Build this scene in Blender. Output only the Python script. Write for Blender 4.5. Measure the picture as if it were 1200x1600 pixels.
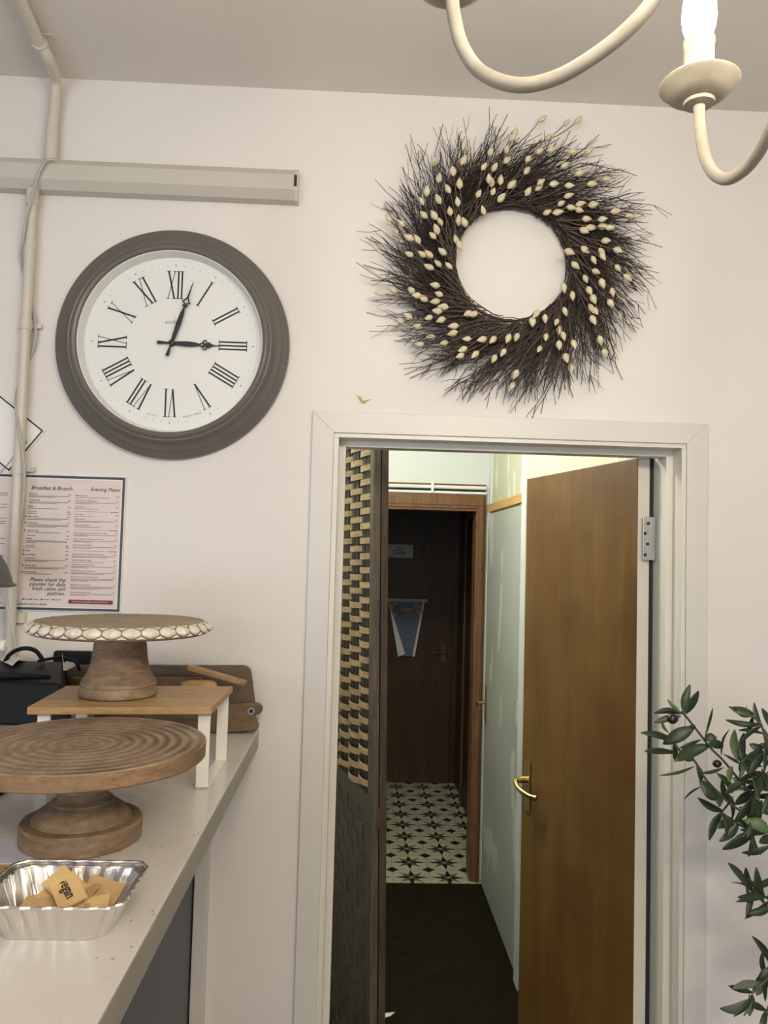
import bpy, bmesh, math, random
from mathutils import Vector, Matrix
pi = math.pi
for o in list(bpy.data.objects): bpy.data.objects.remove(o, do_unlink=True)
S = bpy.context.scene
COL = S.collection

# ------------------------------------------------------------------ camera
YAW, PITCH, ROLL, F = 0.03505437, 0.05272986, 0.02679308, 1200.0
CAM = Vector((0, -1.75, 1.75))
FW = Vector((math.sin(YAW)*math.cos(PITCH), math.cos(YAW)*math.cos(PITCH), math.sin(PITCH)))
_r = Vector((math.cos(YAW), -math.sin(YAW), 0)); _u = _r.cross(FW)
RT = math.cos(ROLL)*_r + math.sin(ROLL)*_u
UP = -math.sin(ROLL)*_r + math.cos(ROLL)*_u
cd = bpy.data.cameras.new('camera'); cam = bpy.data.objects.new('camera', cd); COL.objects.link(cam)
cd.sensor_fit = 'VERTICAL'; cd.sensor_height = 24.0; cd.lens = 24.0*F/1600.0
cd.clip_start = 0.02; cd.clip_end = 60
cam.matrix_world = Matrix(((RT.x, UP.x, -FW.x, CAM.x), (RT.y, UP.y, -FW.y, CAM.y), (RT.z, UP.z, -FW.z, CAM.z), (0, 0, 0, 1)))
S.camera = cam

def ray(px, py): return FW + RT*((px-600)/F) - UP*((py-800)/F)
def PY(px, py, y):            # photo pixel -> point on the vertical plane Y = y
    d = ray(px, py); return CAM + d*((y-CAM.y)/d.y)
def PZ(px, py, z):            # photo pixel -> point on the level plane Z = z
    d = ray(px, py); return CAM + d*((z-CAM.z)/d.z)
def PX(px, py, x):
    d = ray(px, py); return CAM + d*((x-CAM.x)/d.x)

# ------------------------------------------------------------------ world, lights, exposure
S.view_settings.view_transform = 'Standard'; S.view_settings.look = 'None'
S.view_settings.gamma = 1.0; S.view_settings.use_curve_mapping = False
S.view_settings.exposure = 0.53
W = bpy.data.worlds.new('world'); S.world = W; W.use_nodes = True
bg = W.node_tree.nodes['Background']; bg.inputs[0].default_value = (0.90, 0.90, 0.98, 1); bg.inputs[1].default_value = 0.22
def area(name, loc, target, sx, sy, power, color):
    l = bpy.data.lights.new(name, 'AREA'); l.shape = 'RECTANGLE'; l.size = sx; l.size_y = sy; l.energy = power; l.color = color
    o = bpy.data.objects.new(name, l); COL.objects.link(o); o.location = loc
    o.rotation_euler = (Vector(target)-Vector(loc)).to_track_quat('-Z', 'Y').to_euler(); return o
area('shop_window_daylight', (-1.2, -4.6, 1.5), (0, 0, 1.5), 2.6, 1.8, 44, (0.86, 0.90, 1.0))
area('ceiling_fill', (0.6, -3.0, 2.75), (0.6, -2.6, 0), 1.2, 0.6, 36, (1.0, 0.86, 0.66))  # unseen panel behind the camera, added as general warm fill
pl_ = bpy.data.lights.new('corridor_lamp', 'POINT'); pl_.energy = 34; pl_.color = (1.0, 0.96, 0.86); pl_.shadow_soft_size = 0.07
po_ = bpy.data.objects.new('corridor_lamp', pl_); COL.objects.link(po_); po_.location = (-0.20, 1.05, 2.60)
BULB_STRENGTH = 150.0

# ------------------------------------------------------------------ node helpers
class NT:
    def __init__(s, t): s.t = t
    def node(s, typ, **kw):
        n = s.t.nodes.new(typ)
        for k, v in kw.items(): setattr(n, k, v)
        return n
    def m(s, op, a, b=None, c=None):
        n = s.node('ShaderNodeMath', operation=op)
        for i, v in enumerate((a, b, c)):
            if v is None: continue
            if isinstance(v, (int, float)): n.inputs[i].default_value = v
            else: s.t.links.new(v, n.inputs[i])
        return n.outputs[0]
    def link(s, a, b): s.t.links.new(a, b)
    def mix(s, fac, a, b):
        n = s.node('ShaderNodeMix', data_type='RGBA')
        for sock, v in ((n.inputs[0], fac), (n.inputs[6], a), (n.inputs[7], b)):
            if isinstance(v, (int, float)): sock.default_value = v
            elif isinstance(v, (tuple, list)): sock.default_value = (*v[:3], 1)
            else: s.link(v, sock)
        return n.outputs[2]
    def noise(s, vec, scale, detail=4, rough=0.6):
        n = s.node('ShaderNodeTexNoise'); n.inputs['Scale'].default_value = scale
        n.inputs['Detail'].default_value = detail; n.inputs['Roughness'].default_value = rough
        if vec is not None: s.link(vec, n.inputs['Vector'])
        return n.outputs['Fac']
    def mapping(s, scale=(1, 1, 1), rot=(0, 0, 0), loc=(0, 0, 0)):
        tc = s.node('ShaderNodeTexCoord'); mp = s.node('ShaderNodeMapping')
        mp.inputs['Scale'].default_value = scale; mp.inputs['Rotation'].default_value = rot; mp.inputs['Location'].default_value = loc
        s.link(tc.outputs['Object'], mp.inputs['Vector']); return mp.outputs[0]
    def ramp(s, fac, stops):
        n = s.node('ShaderNodeValToRGB'); e = n.color_ramp.elements
        while len(e) < len(stops): e.new(0.5)
        for i, (p, c) in enumerate(stops):
            e[i].position = p; e[i].color = (*c[:3], 1)
        s.link(fac, n.inputs[0]); return n.outputs[0]
    def rng(s, v, a, b):
        n = s.node('ShaderNodeMapRange'); n.inputs[1].default_value = a; n.inputs[2].default_value = b
        s.link(v, n.inputs[0]); return n.outputs[0]
    def bump(s, h, strength, dist=0.01):
        n = s.node('ShaderNodeBump'); n.inputs['Strength'].default_value = strength; n.inputs['Distance'].default_value = dist
        s.link(h, n.inputs['Height']); return n.outputs[0]

def lin(r, g, b):   # 0-255 sRGB -> linear
    return tuple(((c/255.0+0.055)/1.055)**2.4 if c > 10 else c/255.0/12.92 for c in (r, g, b))
def mat(name, color, rough=0.6, metal=0.0, spec=0.5, noise=None, bump=None, emit=None):
    m = bpy.data.materials.new(name); m.use_nodes = True
    t = NT(m.node_tree); b = m.node_tree.nodes['Principled BSDF']
    b.inputs['Base Color'].default_value = (*color, 1); b.inputs['Roughness'].default_value = rough
    b.inputs['Metallic'].default_value = metal; b.inputs['Specular IOR Level'].default_value = spec
    if noise:     # (scale, second colour[, mapping scale])
        v = t.mapping(noise[2] if len(noise) > 2 else (1, 1, 1))
        f = t.rng(t.noise(v, noise[0]), 0.35, 0.68)
        t.link(t.mix(f, color, noise[1]), b.inputs['Base Color'])
    if bump:      # (scale, strength[, mapping scale])
        v = t.mapping(bump[2] if len(bump) > 2 else (1, 1, 1))
        t.link(t.bump(t.noise(v, bump[0]), bump[1], 0.004), b.inputs['Normal'])
    if emit:
        b.inputs['Emission Color'].default_value = (*emit[0], 1); b.inputs['Emission Strength'].default_value = emit[1]
    return m
def wood(name, dark, light, stretch, scale=6, rough=0.5, spec=0.4, bump=0.25, patches=None):
    m = mat(name, light, rough, spec=spec); t = NT(m.node_tree); b = m.node_tree.nodes['Principled BSDF']
    v = t.mapping(stretch)
    n1 = t.noise(v, scale, 6, 0.65); n2 = t.noise(v, scale*4, 3, 0.6)
    f = t.m('ADD', t.m('MULTIPLY', n1, 0.75), t.m('MULTIPLY', n2, 0.25))
    c = t.mix(t.rng(f, 0.36, 0.62), dark, light)
    if patches:
        p = t.rng(t.noise(t.mapping((1, 1, 1), loc=(3, 1, 2)), patches[0], 3), 0.45, 0.66)
        c = t.mix(t.m('MULTIPLY', p, patches[2]), c, patches[1])
    t.link(c, b.inputs['Base Color']); t.link(t.bump(f, bump, 0.003), b.inputs['Normal'])
    return m

# ------------------------------------------------------------------ mesh helpers
class MB:
    def __init__(s): s.b = bmesh.new()
    def box(s, x0, x1, y0, y1, z0, z1, mi=0):
        v = [s.b.verts.new((x, y, z)) for z in (z0, z1) for y in (y0, y1) for x in (x0, x1)]
        for q in ((0, 2, 3, 1), (4, 5, 7, 6), (0, 1, 5, 4), (2, 6, 7, 3), (0, 4, 6, 2), (1, 3, 7, 5)):
            s.b.faces.new([v[i] for i in q]).material_index = mi
        return s
    def hexa(s, bot, top, mi=0):      # 4 bottom corners ccw, 4 top corners
        n = len(bot)
        a = [s.b.verts.new(p) for p in bot]; c = [s.b.verts.new(p) for p in top]
        s.b.faces.new(a[::-1]).material_index = mi; s.b.faces.new(c).material_index = mi
        for i in range(n): s.b.faces.new([a[i], a[(i+1) % n], c[(i+1) % n], c[i]]).material_index = mi
        return s
    def prism(s, pts, vec, mi=0):     # pts: outline of 3-D points, extruded along vec
        vec = Vector(vec); return s.hexa([Vector(p) for p in pts], [Vector(p)+vec for p in pts], mi)
    def tube(s, pts, r, seg=8, cap=True, mi=0):
        pts = [Vector(p) for p in pts]; n = len(pts)
        rs = r if isinstance(r, (list, tuple)) else [r]*n
        t0 = (pts[1]-pts[0]).normalized(); nrm = t0.orthogonal().normalized(); rings = []
        for i, p in enumerate(pts):
            t = (pts[min(i+1, n-1)]-pts[max(i-1, 0)])
            t = t.normalized() if t.length > 1e-9 else t0
            nrm = (nrm - t*nrm.dot(t)); nrm = nrm.normalized() if nrm.length > 1e-6 else t.orthogonal().normalized()
            bi = t.cross(nrm)
            rings.append([s.b.verts.new(p + (nrm*math.cos(2*pi*k/seg)+bi*math.sin(2*pi*k/seg))*rs[i]) for k in range(seg)])
        for a, c in zip(rings, rings[1:]):
            for k in range(seg): s.b.faces.new([a[k], a[(k+1) % seg], c[(k+1) % seg], c[k]]).material_index = mi
        if cap:
            s.b.faces.new(rings[0][::-1]).material_index = mi; s.b.faces.new(rings[-1]).material_index = mi
        return s
    def lathe(s, prof, centre=(0, 0, 0), axis='z', seg=48, mi=0, wob=None, closed=False):   # prof: (r, h)
        c = Vector(centre); rings = []
        for r, h in prof:
            ring = []
            for k in range(seg):
                a = 2*pi*k/seg; rr = max(r, 1e-5)*(1+(wob(a) if wob else 0))
                p = {'z': (rr*math.cos(a), rr*math.sin(a), h), '-y': (rr*math.cos(a), -h, rr*math.sin(a)), 'x': (h, rr*math.cos(a), rr*math.sin(a))}[axis]
                ring.append(s.b.verts.new(c+Vector(p)))
            rings.append(ring)
        prs = list(zip(rings, rings[1:]))
        if closed: prs.append((rings[-1], rings[0]))
        for a, d in prs:
            for k in range(seg): s.b.faces.new([a[k], a[(k+1) % seg], d[(k+1) % seg], d[k]]).material_index = mi
        if not closed:
            for ring in (rings[0][::-1], rings[-1]): s.b.faces.new(ring).material_index = mi
        return s
    def ell(s, c, axis, L, Wd, pinch=0.25, seg=8, mi=0):   # bud / olive / bulb shape along axis
        axis = Vector(axis).normalized(); c = Vector(c); n = 7
        pts = []; rs = []
        for i in range(n):
            t = i/(n-1); pts.append(c+axis*(t-0.5)*L)
            rs.append(max(0.0004, Wd*0.5*math.sin(pi*min(1, max(0, t)))**0.7*(1-pinch*(t-0.4)*1.2)))
        return s.tube(pts, rs, seg, mi=mi)
    def build(s, name, m, parent=None, smooth=False, bevel=0, loc=None, seg=2, keep=None):
        bmesh.ops.recalc_face_normals(s.b, faces=s.b.faces)
        if loc is not None: bmesh.ops.translate(s.b, verts=s.b.verts, vec=-Vector(loc))
        if bevel:
            es = [e for e in s.b.edges if len(e.link_faces) == 2 and e.calc_face_angle(0) > 0.6]
            bmesh.ops.bevel(s.b, geom=es, offset=bevel, segments=seg, affect='EDGES', profile=0.6)
        me = bpy.data.meshes.new(name); s.b.to_mesh(me); s.b.free()
        for q in (m if isinstance(m, (list, tuple)) else [m]): me.materials.append(q)
        if smooth:
            me.polygons.foreach_set('use_smooth', [True]*len(me.polygons))
            me.set_sharp_from_angle(angle=math.radians(38))
        o = bpy.data.objects.new(name, me); COL.objects.link(o)
        if loc is not None: o.location = loc
        if parent:
            o.parent = parent
            if loc is None: o.matrix_parent_inverse = Matrix.Identity(4); o.location = -parent.location if not parent.parent else o.location
        return o
def part(o, parent):
    o.parent = parent; return o
def tag(o, label=None, cat=None, group=None, kind=None):
    for k, v in (('label', label), ('category', cat), ('group', group), ('kind', kind)):
        if v: o[k] = v
    return o
def thing(name, label, cat, loc=(0, 0, 0), group=None):
    o = bpy.data.objects.new(name, None); COL.objects.link(o); o.empty_display_size = 0.05
    o.location = loc; return tag(o, label, cat, group)
def sub(mb, name, m, par, **kw):     # sub-part of a mesh part: geometry given in world space, parts sit at world origin offset
    o = mb.build(name, m, None, **kw)
    o.parent = par
    w = Vector((0, 0, 0)); q = par
    while q is not None: w += q.location; q = q.parent
    o.location = -w
    return o
def struct(name, mb, m, **kw):
    return tag(mb.build(name, m, **kw), kind='structure')
def spline(pts, n=8):
    pts = [Vector(p) for p in pts]; out = []
    for i in range(len(pts)-1):
        p0 = pts[max(i-1, 0)]; p1 = pts[i]; p2 = pts[i+1]; p3 = pts[min(i+2, len(pts)-1)]
        for k in range(n):
            t = k/n
            out.append(0.5*((2*p1)+(p2-p0)*t+(2*p0-5*p1+4*p2-p3)*t*t+(3*p1-p0-3*p2+p3)*t**3))
    out.append(pts[-1]); return out
def textmesh(bm, txt, org, ex, ey, size, shear=0.0, align='LEFT', mi=0, bold=0.0):
    cu = bpy.data.curves.new('t', 'FONT'); cu.body = txt; cu.size = size; cu.shear = shear; cu.align_x = align
    cu.offset = bold; cu.resolution_u = 3
    o = bpy.data.objects.new('t', cu); COL.objects.link(o)
    dg = bpy.context.evaluated_depsgraph_get(); me = bpy.data.meshes.new_from_object(o.evaluated_get(dg))
    ex = Vector(ex); ey = Vector(ey); org = Vector(org)
    vs = [bm.verts.new(org+ex*v.co.x+ey*v.co.y) for v in me.vertices]
    for p in me.polygons:
        try: bm.faces.new([vs[i] for i in p.vertices]).material_index = mi
        except ValueError: pass
    bpy.data.objects.remove(o, do_unlink=True); bpy.data.curves.remove(cu); bpy.data.meshes.remove(me)

# ------------------------------------------------------------------ materials
def wallmat(name, col, col2, patch=1.6, rough=0.55, bumps=0.12, spots=True):
    m = mat(name, col, rough, spec=0.35); t = NT(m.node_tree); b = m.node_tree.nodes['Principled BSDF']
    v = t.mapping()
    c = t.mix(t.rng(t.noise(v, patch, 3), 0.4, 0.65), col, col2)
    if spots:
        sp = t.rng(t.noise(v, 22, 2), 0.80, 0.86)
        c = t.mix(sp, c, (col[0]*0.72, col[1]*0.68, col[2]*0.6))
    t.link(c, b.inputs['Base Color'])
    h = t.m('ADD', t.noise(v, 9, 3), t.m('MULTIPLY', t.noise(v, 120, 2), 0.15))
    t.link(t.bump(h, bumps, 0.01), b.inputs['Normal']); return m
M = {}
M['wall'] = wallmat('cream_wall_paint', (0.74, 0.705, 0.66), (0.71, 0.675, 0.63))
M['ceiling'] = wallmat('ceiling_paint', (0.70, 0.665, 0.62), (0.66, 0.63, 0.585), bumps=0.2)
M['gloss'] = mat('gloss_trim_paint', (0.69, 0.66, 0.58), 0.32, noise=(3, (0.64, 0.61, 0.53)), bump=(14, 0.08))
M['casing'] = mat('casing_paint', (0.66, 0.635, 0.585), 0.4, noise=(2.5, (0.62, 0.595, 0.55)), bump=(20, 0.06))
M['liner'] = mat('grey_green_liner_paint', (0.50, 0.52, 0.47), 0.45)
M['plastic'] = mat('cream_plastic', (0.62, 0.585, 0.50), 0.38, noise=(5, (0.57, 0.53, 0.45)))
M['trunk'] = mat('trunking_plastic', (0.55, 0.52, 0.46), 0.45, noise=(2, (0.51, 0.48, 0.42)))
M['cable'] = mat('grey_cable', (0.42, 0.40, 0.37), 0.5)
M['black'] = mat('black_plastic', (0.008, 0.009, 0.012), 0.5, spec=0.22, bump=(60, 0.05))
M['blackmat'] = mat('black_leatherette', (0.012, 0.012, 0.013), 0.6, spec=0.2, bump=(90, 0.2))
M['white'] = mat('white_paper', (0.78, 0.77, 0.74), 0.6)
M['whitepaint'] = mat('white_metal_paint', (0.80, 0.77, 0.70), 0.35)
M['clock'] = mat('taupe_clock_paint', (0.135, 0.122, 0.105), 0.36, noise=(6, (0.115, 0.105, 0.092)), bump=(30, 0.05))
M['dial'] = mat('white_dial', (0.72, 0.73, 0.70), 0.5)
M['ink'] = mat('black_ink', (0.012, 0.012, 0.012), 0.5)
M['inkgrey'] = mat('grey_ink', (0.18, 0.18, 0.18), 0.6)
M['inkline'] = mat('small_print_ink', (0.17, 0.14, 0.14), 0.7)
M['inkred'] = mat('maroon_ink', (0.20, 0.035, 0.045), 0.6)
M['redline'] = mat('small_red_print', (0.35, 0.17, 0.17), 0.7)
M['menu'] = mat('pinkish_menu_print', (0.66, 0.575, 0.52), 0.35, noise=(4, (0.62, 0.53, 0.49)))
M['border'] = mat('menu_border_print', (0.03, 0.035, 0.045), 0.4)
M['doorwood'] = wood('brown_veneer', lin(98, 70, 32), lin(114, 84, 39), (6, 6, 0.6), 2.0, 0.42, 0.3, 0.03, patches=(3.0, lin(86, 54, 22), 0.6))
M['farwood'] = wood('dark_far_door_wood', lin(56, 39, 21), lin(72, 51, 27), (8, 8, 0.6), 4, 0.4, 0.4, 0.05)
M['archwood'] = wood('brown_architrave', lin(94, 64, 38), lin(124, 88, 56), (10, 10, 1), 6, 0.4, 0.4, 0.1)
M['batten'] = wood('pale_batten_wood', lin(180, 140, 80), lin(205, 168, 105), (2, 1, 12), 6, 0.6)
M['brass'] = mat('brass', (0.55, 0.42, 0.18), 0.28, 1.0, noise=(30, (0.45, 0.33, 0.14)))
M['steel'] = mat('steel', (0.42, 0.42, 0.40), 0.35, 1.0)
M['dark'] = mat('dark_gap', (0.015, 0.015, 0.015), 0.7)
M['stand'] = wood('grey_brown_mango_wood', lin(118, 100, 80), lin(160, 140, 114), (3, 3, 9), 5, 0.65, 0.25, 0.4, patches=(9, lin(122, 86, 64), 0.5))
M['standtop'] = wood('weathered_plate_wood', lin(126, 110, 90), lin(160, 144, 122), (2, 14, 4), 4, 0.6, 0.25, 0.3)
M['riser'] = wood('oak_riser_wood', lin(158, 126, 82), lin(184, 152, 106), (1.2, 14, 10), 5, 0.45, 0.35, 0.08)
M['board'] = wood('dark_board_wood', lin(84, 71, 58), lin(110, 95, 80), (1.5, 10, 10), 5, 0.5, 0.3, 0.15)
M['board2'] = wood('warm_board_wood', lin(96, 77, 57), lin(122, 99, 76), (1.5, 10, 10), 5, 0.5, 0.3, 0.15)
M['stick'] = wood('pale_handle_wood', lin(150, 118, 78), lin(180, 146, 102), (3, 12, 12), 5, 0.5, 0.3, 0.1)
M['petal'] = mat('whitewashed_carving', (0.72, 0.68, 0.59), 0.6, noise=(60, (0.60, 0.54, 0.44)), bump=(90, 0.3))
M['twig'] = mat('dark_twig', (0.026, 0.017, 0.013), 0.75, noise=(25, (0.045, 0.030, 0.022)))
M['stem'] = mat('brown_stem', (0.105, 0.075, 0.052), 0.7)
M['bud'] = mat('cream_bud', (0.66, 0.60, 0.42), 0.55, noise=(35, (0.56, 0.48, 0.30)), bump=(150, 0.2))
M['chand'] = mat('distressed_cream_metal', (0.42, 0.38, 0.30), 0.42, noise=(28, (0.33, 0.29, 0.22)), bump=(60, 0.12))
M['sleeve'] = mat('candle_sleeve', (0.50, 0.45, 0.35), 0.5, bump=(80, 0.3))
M['leaf'] = mat('olive_leaf', (0.036, 0.062, 0.023), 0.42, noise=(14, (0.020, 0.034, 0.017)))
M['leaflight'] = mat('pale_olive_leaf', (0.085, 0.14, 0.05), 0.5)
M['leafback'] = mat('grey_olive_leaf', (0.13, 0.155, 0.11), 0.6)
M['olivestem'] = mat('olive_stem', (0.06, 0.075, 0.04), 0.6)
M['trunkwood'] = mat('olive_trunk', (0.16, 0.12, 0.085), 0.8, noise=(20, (0.10, 0.08, 0.06)), bump=(30, 0.6))
M['olive'] = mat('black_olive', (0.012, 0.010, 0.012), 0.3)
M['kraft'] = mat('kraft_paper', lin(214, 184, 128), 0.6, noise=(30, lin(200, 168, 112)))
M['kraftdark'] = mat('kraft_paper_dark', lin(178, 148, 104), 0.6)
M['shade'] = mat('grey_lampshade', (0.085, 0.082, 0.08), 0.4)
M['counterside'] = mat('greyish_counter_edge', (0.36, 0.335, 0.28), 0.45, noise=(18, (0.31, 0.285, 0.235)))
M['cladding'] = mat('blue_grey_cladding', (0.105, 0.12, 0.13), 0.5, noise=(2, (0.09, 0.105, 0.115)))
M['carpet'] = mat('dark_olive_carpet', (0.017, 0.014, 0.006), 0.95, spec=0.1, noise=(12, (0.011, 0.009, 0.004)), bump=(300, 0.6))
M['shopfloor'] = mat('shop_floor_boards', (0.20, 0.15, 0.10), 0.5)
M['paleplastic'] = mat('pale_blue_plastic', (0.42, 0.45, 0.46), 0.3, bump=(25, 0.3))
M['greendoor'] = wallmat('grey_green_door_paint', lin(172, 175, 164), lin(164, 167, 156), 2, 0.5, 0.08, False)
def patchmat():
    m = M['greendoor']; t = NT(m.node_tree); b = m.node_tree.nodes['Principled BSDF']
    src = b.inputs['Base Color'].links[0].from_socket
    f = t.rng(t.noise(t.mapping((1, 2.0, 0.8), loc=(1.7, 0, 0)), 2.4, 2), 0.60, 0.62)
    t.link(t.mix(f, src, lin(196, 200, 186)), b.inputs['Base Color'])
patchmat()
M['corrwall'] = wallmat('corridor_white_paint', lin(208, 213, 209), lin(202, 207, 203), 1.2, 0.5, 0.08, False)
m = wallmat('cream_plaster', lin(200, 200, 172), lin(192, 192, 165), 1.2, 0.6, 0.1, False); M['plaster'] = m
t = NT(m.node_tree); b = m.node_tree.nodes['Principled BSDF']; src = b.inputs['Base Color'].links[0].from_socket
f = t.rng(t.noise(t.mapping((1, 9, 1.2)), 1.4, 2), 0.60, 0.64)
t.link(t.mix(f, src, lin(232, 234, 222)), b.inputs['Base Color'])

# speckled counter top
m = mat('speckled_quartz', (0.63, 0.60, 0.56), 0.22, spec=0.5); M['counter'] = m
t = NT(m.node_tree); b = m.node_tree.nodes['Principled BSDF']; v = t.mapping()
vo = t.node('ShaderNodeTexVoronoi'); vo.inputs['Scale'].default_value = 62; t.link(v, vo.inputs['Vector'])
sp = t.m('LESS_THAN', vo.outputs['Distance'], 0.12)
mk = t.m('GREATER_THAN', t.noise(v, 19, 1), 0.50)
c = t.mix(t.rng(t.noise(v, 5, 4), 0.35, 0.7), (0.64, 0.61, 0.56), (0.585, 0.555, 0.51))
c = t.mix(t.m('MULTIPLY', t.m('MULTIPLY', sp, mk), 0.6), c, (0.16, 0.12, 0.10))
fine = t.rng(t.noise(v, 240, 1), 0.66, 0.72)
c = t.mix(t.m('MULTIPLY', fine, 0.2), c, (0.30, 0.26, 0.22)); t.link(c, b.inputs['Base Color'])

# star patterned floor tiles: pattern laid out in tile units
m = mat('star_pattern_tiles', (0.6, 0.6, 0.5), 0.35); M['tiles'] = m
t = NT(m.node_tree); b = m.node_tree.nodes['Principled BSDF']
v = t.mapping((5.0, 5.0, 5.0), loc=(-0.05*5, 0.10, 0)); sx = t.node('ShaderNodeSeparateXYZ'); t.link(v, sx.inputs[0])
def fold(a): return t.m('ABSOLUTE', t.m('SUBTRACT', t.m('FRACT', a), 0.5))
ax, ay = fold(sx.outputs[0]), fold(sx.outputs[1])
def kite(u, w, a0, a1, k1, k2):
    lim = t.m('MINIMUM', t.m('MULTIPLY', t.m('SUBTRACT', u, a0), k1), t.m('MULTIPLY', t.m('SUBTRACT', a1, u), k2))
    return t.m('GREATER_THAN', lim, t.m('ABSOLUTE', w))
k1 = t.m('MAXIMUM', kite(ax, ay, 0.02, 0.47, 0.55, 0.26), kite(ay, ax, 0.02, 0.47, 0.55, 0.26))
du = t.m('MULTIPLY', t.m('ADD', ax, ay), 0.7071); dv = t.m('MULTIPLY', t.m('SUBTRACT', ax, ay), 0.7071)
k2 = kite(du, dv, 0.02, 0.44, 0.50, 0.26)
dm = t.m('GREATER_THAN', t.m('ADD', ax, ay), 0.82)
seam = t.m('GREATER_THAN', t.m('MAXIMUM', ax, ay), 0.494)
cc = t.mix(t.noise(v, 1.2, 2), lin(196, 196, 168), lin(178, 178, 150))
cc = t.mix(k2, cc, lin(96, 94, 78)); cc = t.mix(k1, cc, lin(34, 28, 26)); cc = t.mix(seam, cc, lin(120, 116, 98)); cc = t.mix(dm, cc, lin(38, 30, 28))
t.link(cc, b.inputs['Base Color'])

# foil
m = mat('aluminium_foil', (0.80, 0.78, 0.75), 0.33, 1.0, bump=(55, 0.14)); M['foil'] = m
# turned plate with raised growth rings
m = wood('ringed_plate_wood', lin(112, 96, 78), lin(156, 138, 116), (5, 3, 8), 5, 0.6, 0.3, 0.2, patches=(7, lin(146, 114, 92), 0.5)); M['rings'] = m
t = NT(m.node_tree); b = m.node_tree.nodes['Principled BSDF']; src = b.inputs['Base Color'].links[0].from_socket
wv = t.node('ShaderNodeTexWave', wave_type='RINGS', rings_direction='Z'); wv.inputs['Scale'].default_value = 20; wv.inputs['Distortion'].default_value = 2.0
wv.inputs['Detail'].default_value = 2; wv.inputs['Detail Scale'].default_value = 0.4
t.link(t.mapping((1, 1, 0.01), loc=(0.0, 0.012, 0)), wv.inputs['Vector'])
fade = t.rng(t.noise(t.mapping((1, 1, 1), loc=(0.43, 0.1, 0)), 6, 1), 0.44, 0.60); fade = t.m('MAXIMUM', fade, 0.45)
t.link(t.mix(t.m('MULTIPLY', t.m('MULTIPLY', t.m('SUBTRACT', 1.0, wv.outputs['Fac']), 0.8), fade), src, lin(76, 58, 44)), b.inputs['Base Color'])
t.link(t.bump(t.m('MULTIPLY', wv.outputs['Fac'], fade), 0.6, 0.004), b.inputs['Normal'])
# woven slats
M['weave'] = wood('pale_woven_slat', lin(166, 140, 100), lin(205, 182, 138), (6, 6, 30), 5, 0.45, 0.5, 0.15, patches=(14, lin(150, 132, 96), 0.5))
M['screen'] = wood('dark_screen_wood', lin(66, 58, 50), lin(102, 90, 76), (14, 14, 1.2), 5, 0.45, 0.4, 0.3)
M['screenbrown'] = wood('brown_screen_wood', lin(54, 43, 35), lin(86, 68, 54), (14, 14, 1.2), 5, 0.5, 0.4, 0.3)
M['warp'] = mat('dark_warp', (0.035, 0.028, 0.025), 0.6)
M['bulb'] = mat('lit_bulb', (1, 1, 1), 0.3, emit=((1.0, 0.90, 0.74), BULB_STRENGTH))
M['clear'] = mat('clear_film', (0.9, 0.9, 0.88), 0.12)
M['clear'].node_tree.nodes['Principled BSDF'].inputs['Transmission Weight'].default_value = 1.0
M['clear'].node_tree.nodes['Principled BSDF'].inputs['IOR'].default_value = 1.15

# ================================================================== SETTING
CEIL = 2.826; WT = 0.085
XL, XR, ZT = -0.052, 0.757, 2.024          # hole in the wall (edge of the lining)
w = MB()
w.box(-2.4, XL, 0, WT, 0, CEIL+0.1); w.box(XR, 2.6, 0, WT, 0, CEIL+0.1); w.box(XL, XR, 0, WT, ZT, CEIL+0.1)
struct('wall_back', w, M['wall'])
struct('ceiling', MB().box(-2.4, 2.6, -5.2, WT, CEIL, CEIL+0.1), M['ceiling'])
struct('floor', MB().box(-2.4, 2.6, -5.2, 0.06, -0.1, 0), M['shopfloor'])
# door casing of the near doorway: mitred flat boards
co, ci = [(-0.107, 0), (-0.107, 2.068), (0.807, 2.068), (0.807, 0)], [(-0.058, 0), (-0.058, 2.020), (0.758, 2.020), (0.758, 0)]
w = MB()
for i in range(3):
    q = [co[i], co[i+1], ci[i+1], ci[i]]
    w.prism([(x, 0.0, z) for x, z in q], (0, -0.012, 0))
struct('trim_1', w, M['casing'], bevel=0.0012)
# bead, lining and stop, a left jamb, a right jamb and a head
w = MB()
for x0, x1, s in ((-0.058, -0.046, 1), (0.748, 0.758, -1)): w.box(x0, x1, -0.006, 0.045, 0, 2.010)
w.box(-0.058, 0.758, -0.006, 0.045, 2.010, 2.022)
struct('trim_2', w, M['gloss'], bevel=0.001)
w = MB()
w.box(-0.052, -0.030, 0.0455, 0.088, 0, 1.996); w.box(0.733, 0.757, 0.0455, 0.088, 0, 1.996); w.box(-0.052, 0.757, 0.0455, 0.088, 1.996, 2.024)
struct('trim_3', w, M['gloss'], bevel=0.001)
w = MB(); w.box(0.7335, 0.7345, 0.088, 0.125, 0, 2.012); w.box(0.735, 0.760, 0.088, 0.125, 0, 2.012); w.box(-0.075, -0.048, 0.088, 0.125, 0, 2.012); w.box(-0.075, 0.76, 0.088, 0.125, 2.012, 2.05)
struct('trim_4', w, M['liner'])
struct('rebate_shadow_strip', MB().box(0.7235, 0.7345, 0.1255, 0.150, 0, 2.02), M['dark'])  # black strip standing in for the shadow in the door rebate

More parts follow.
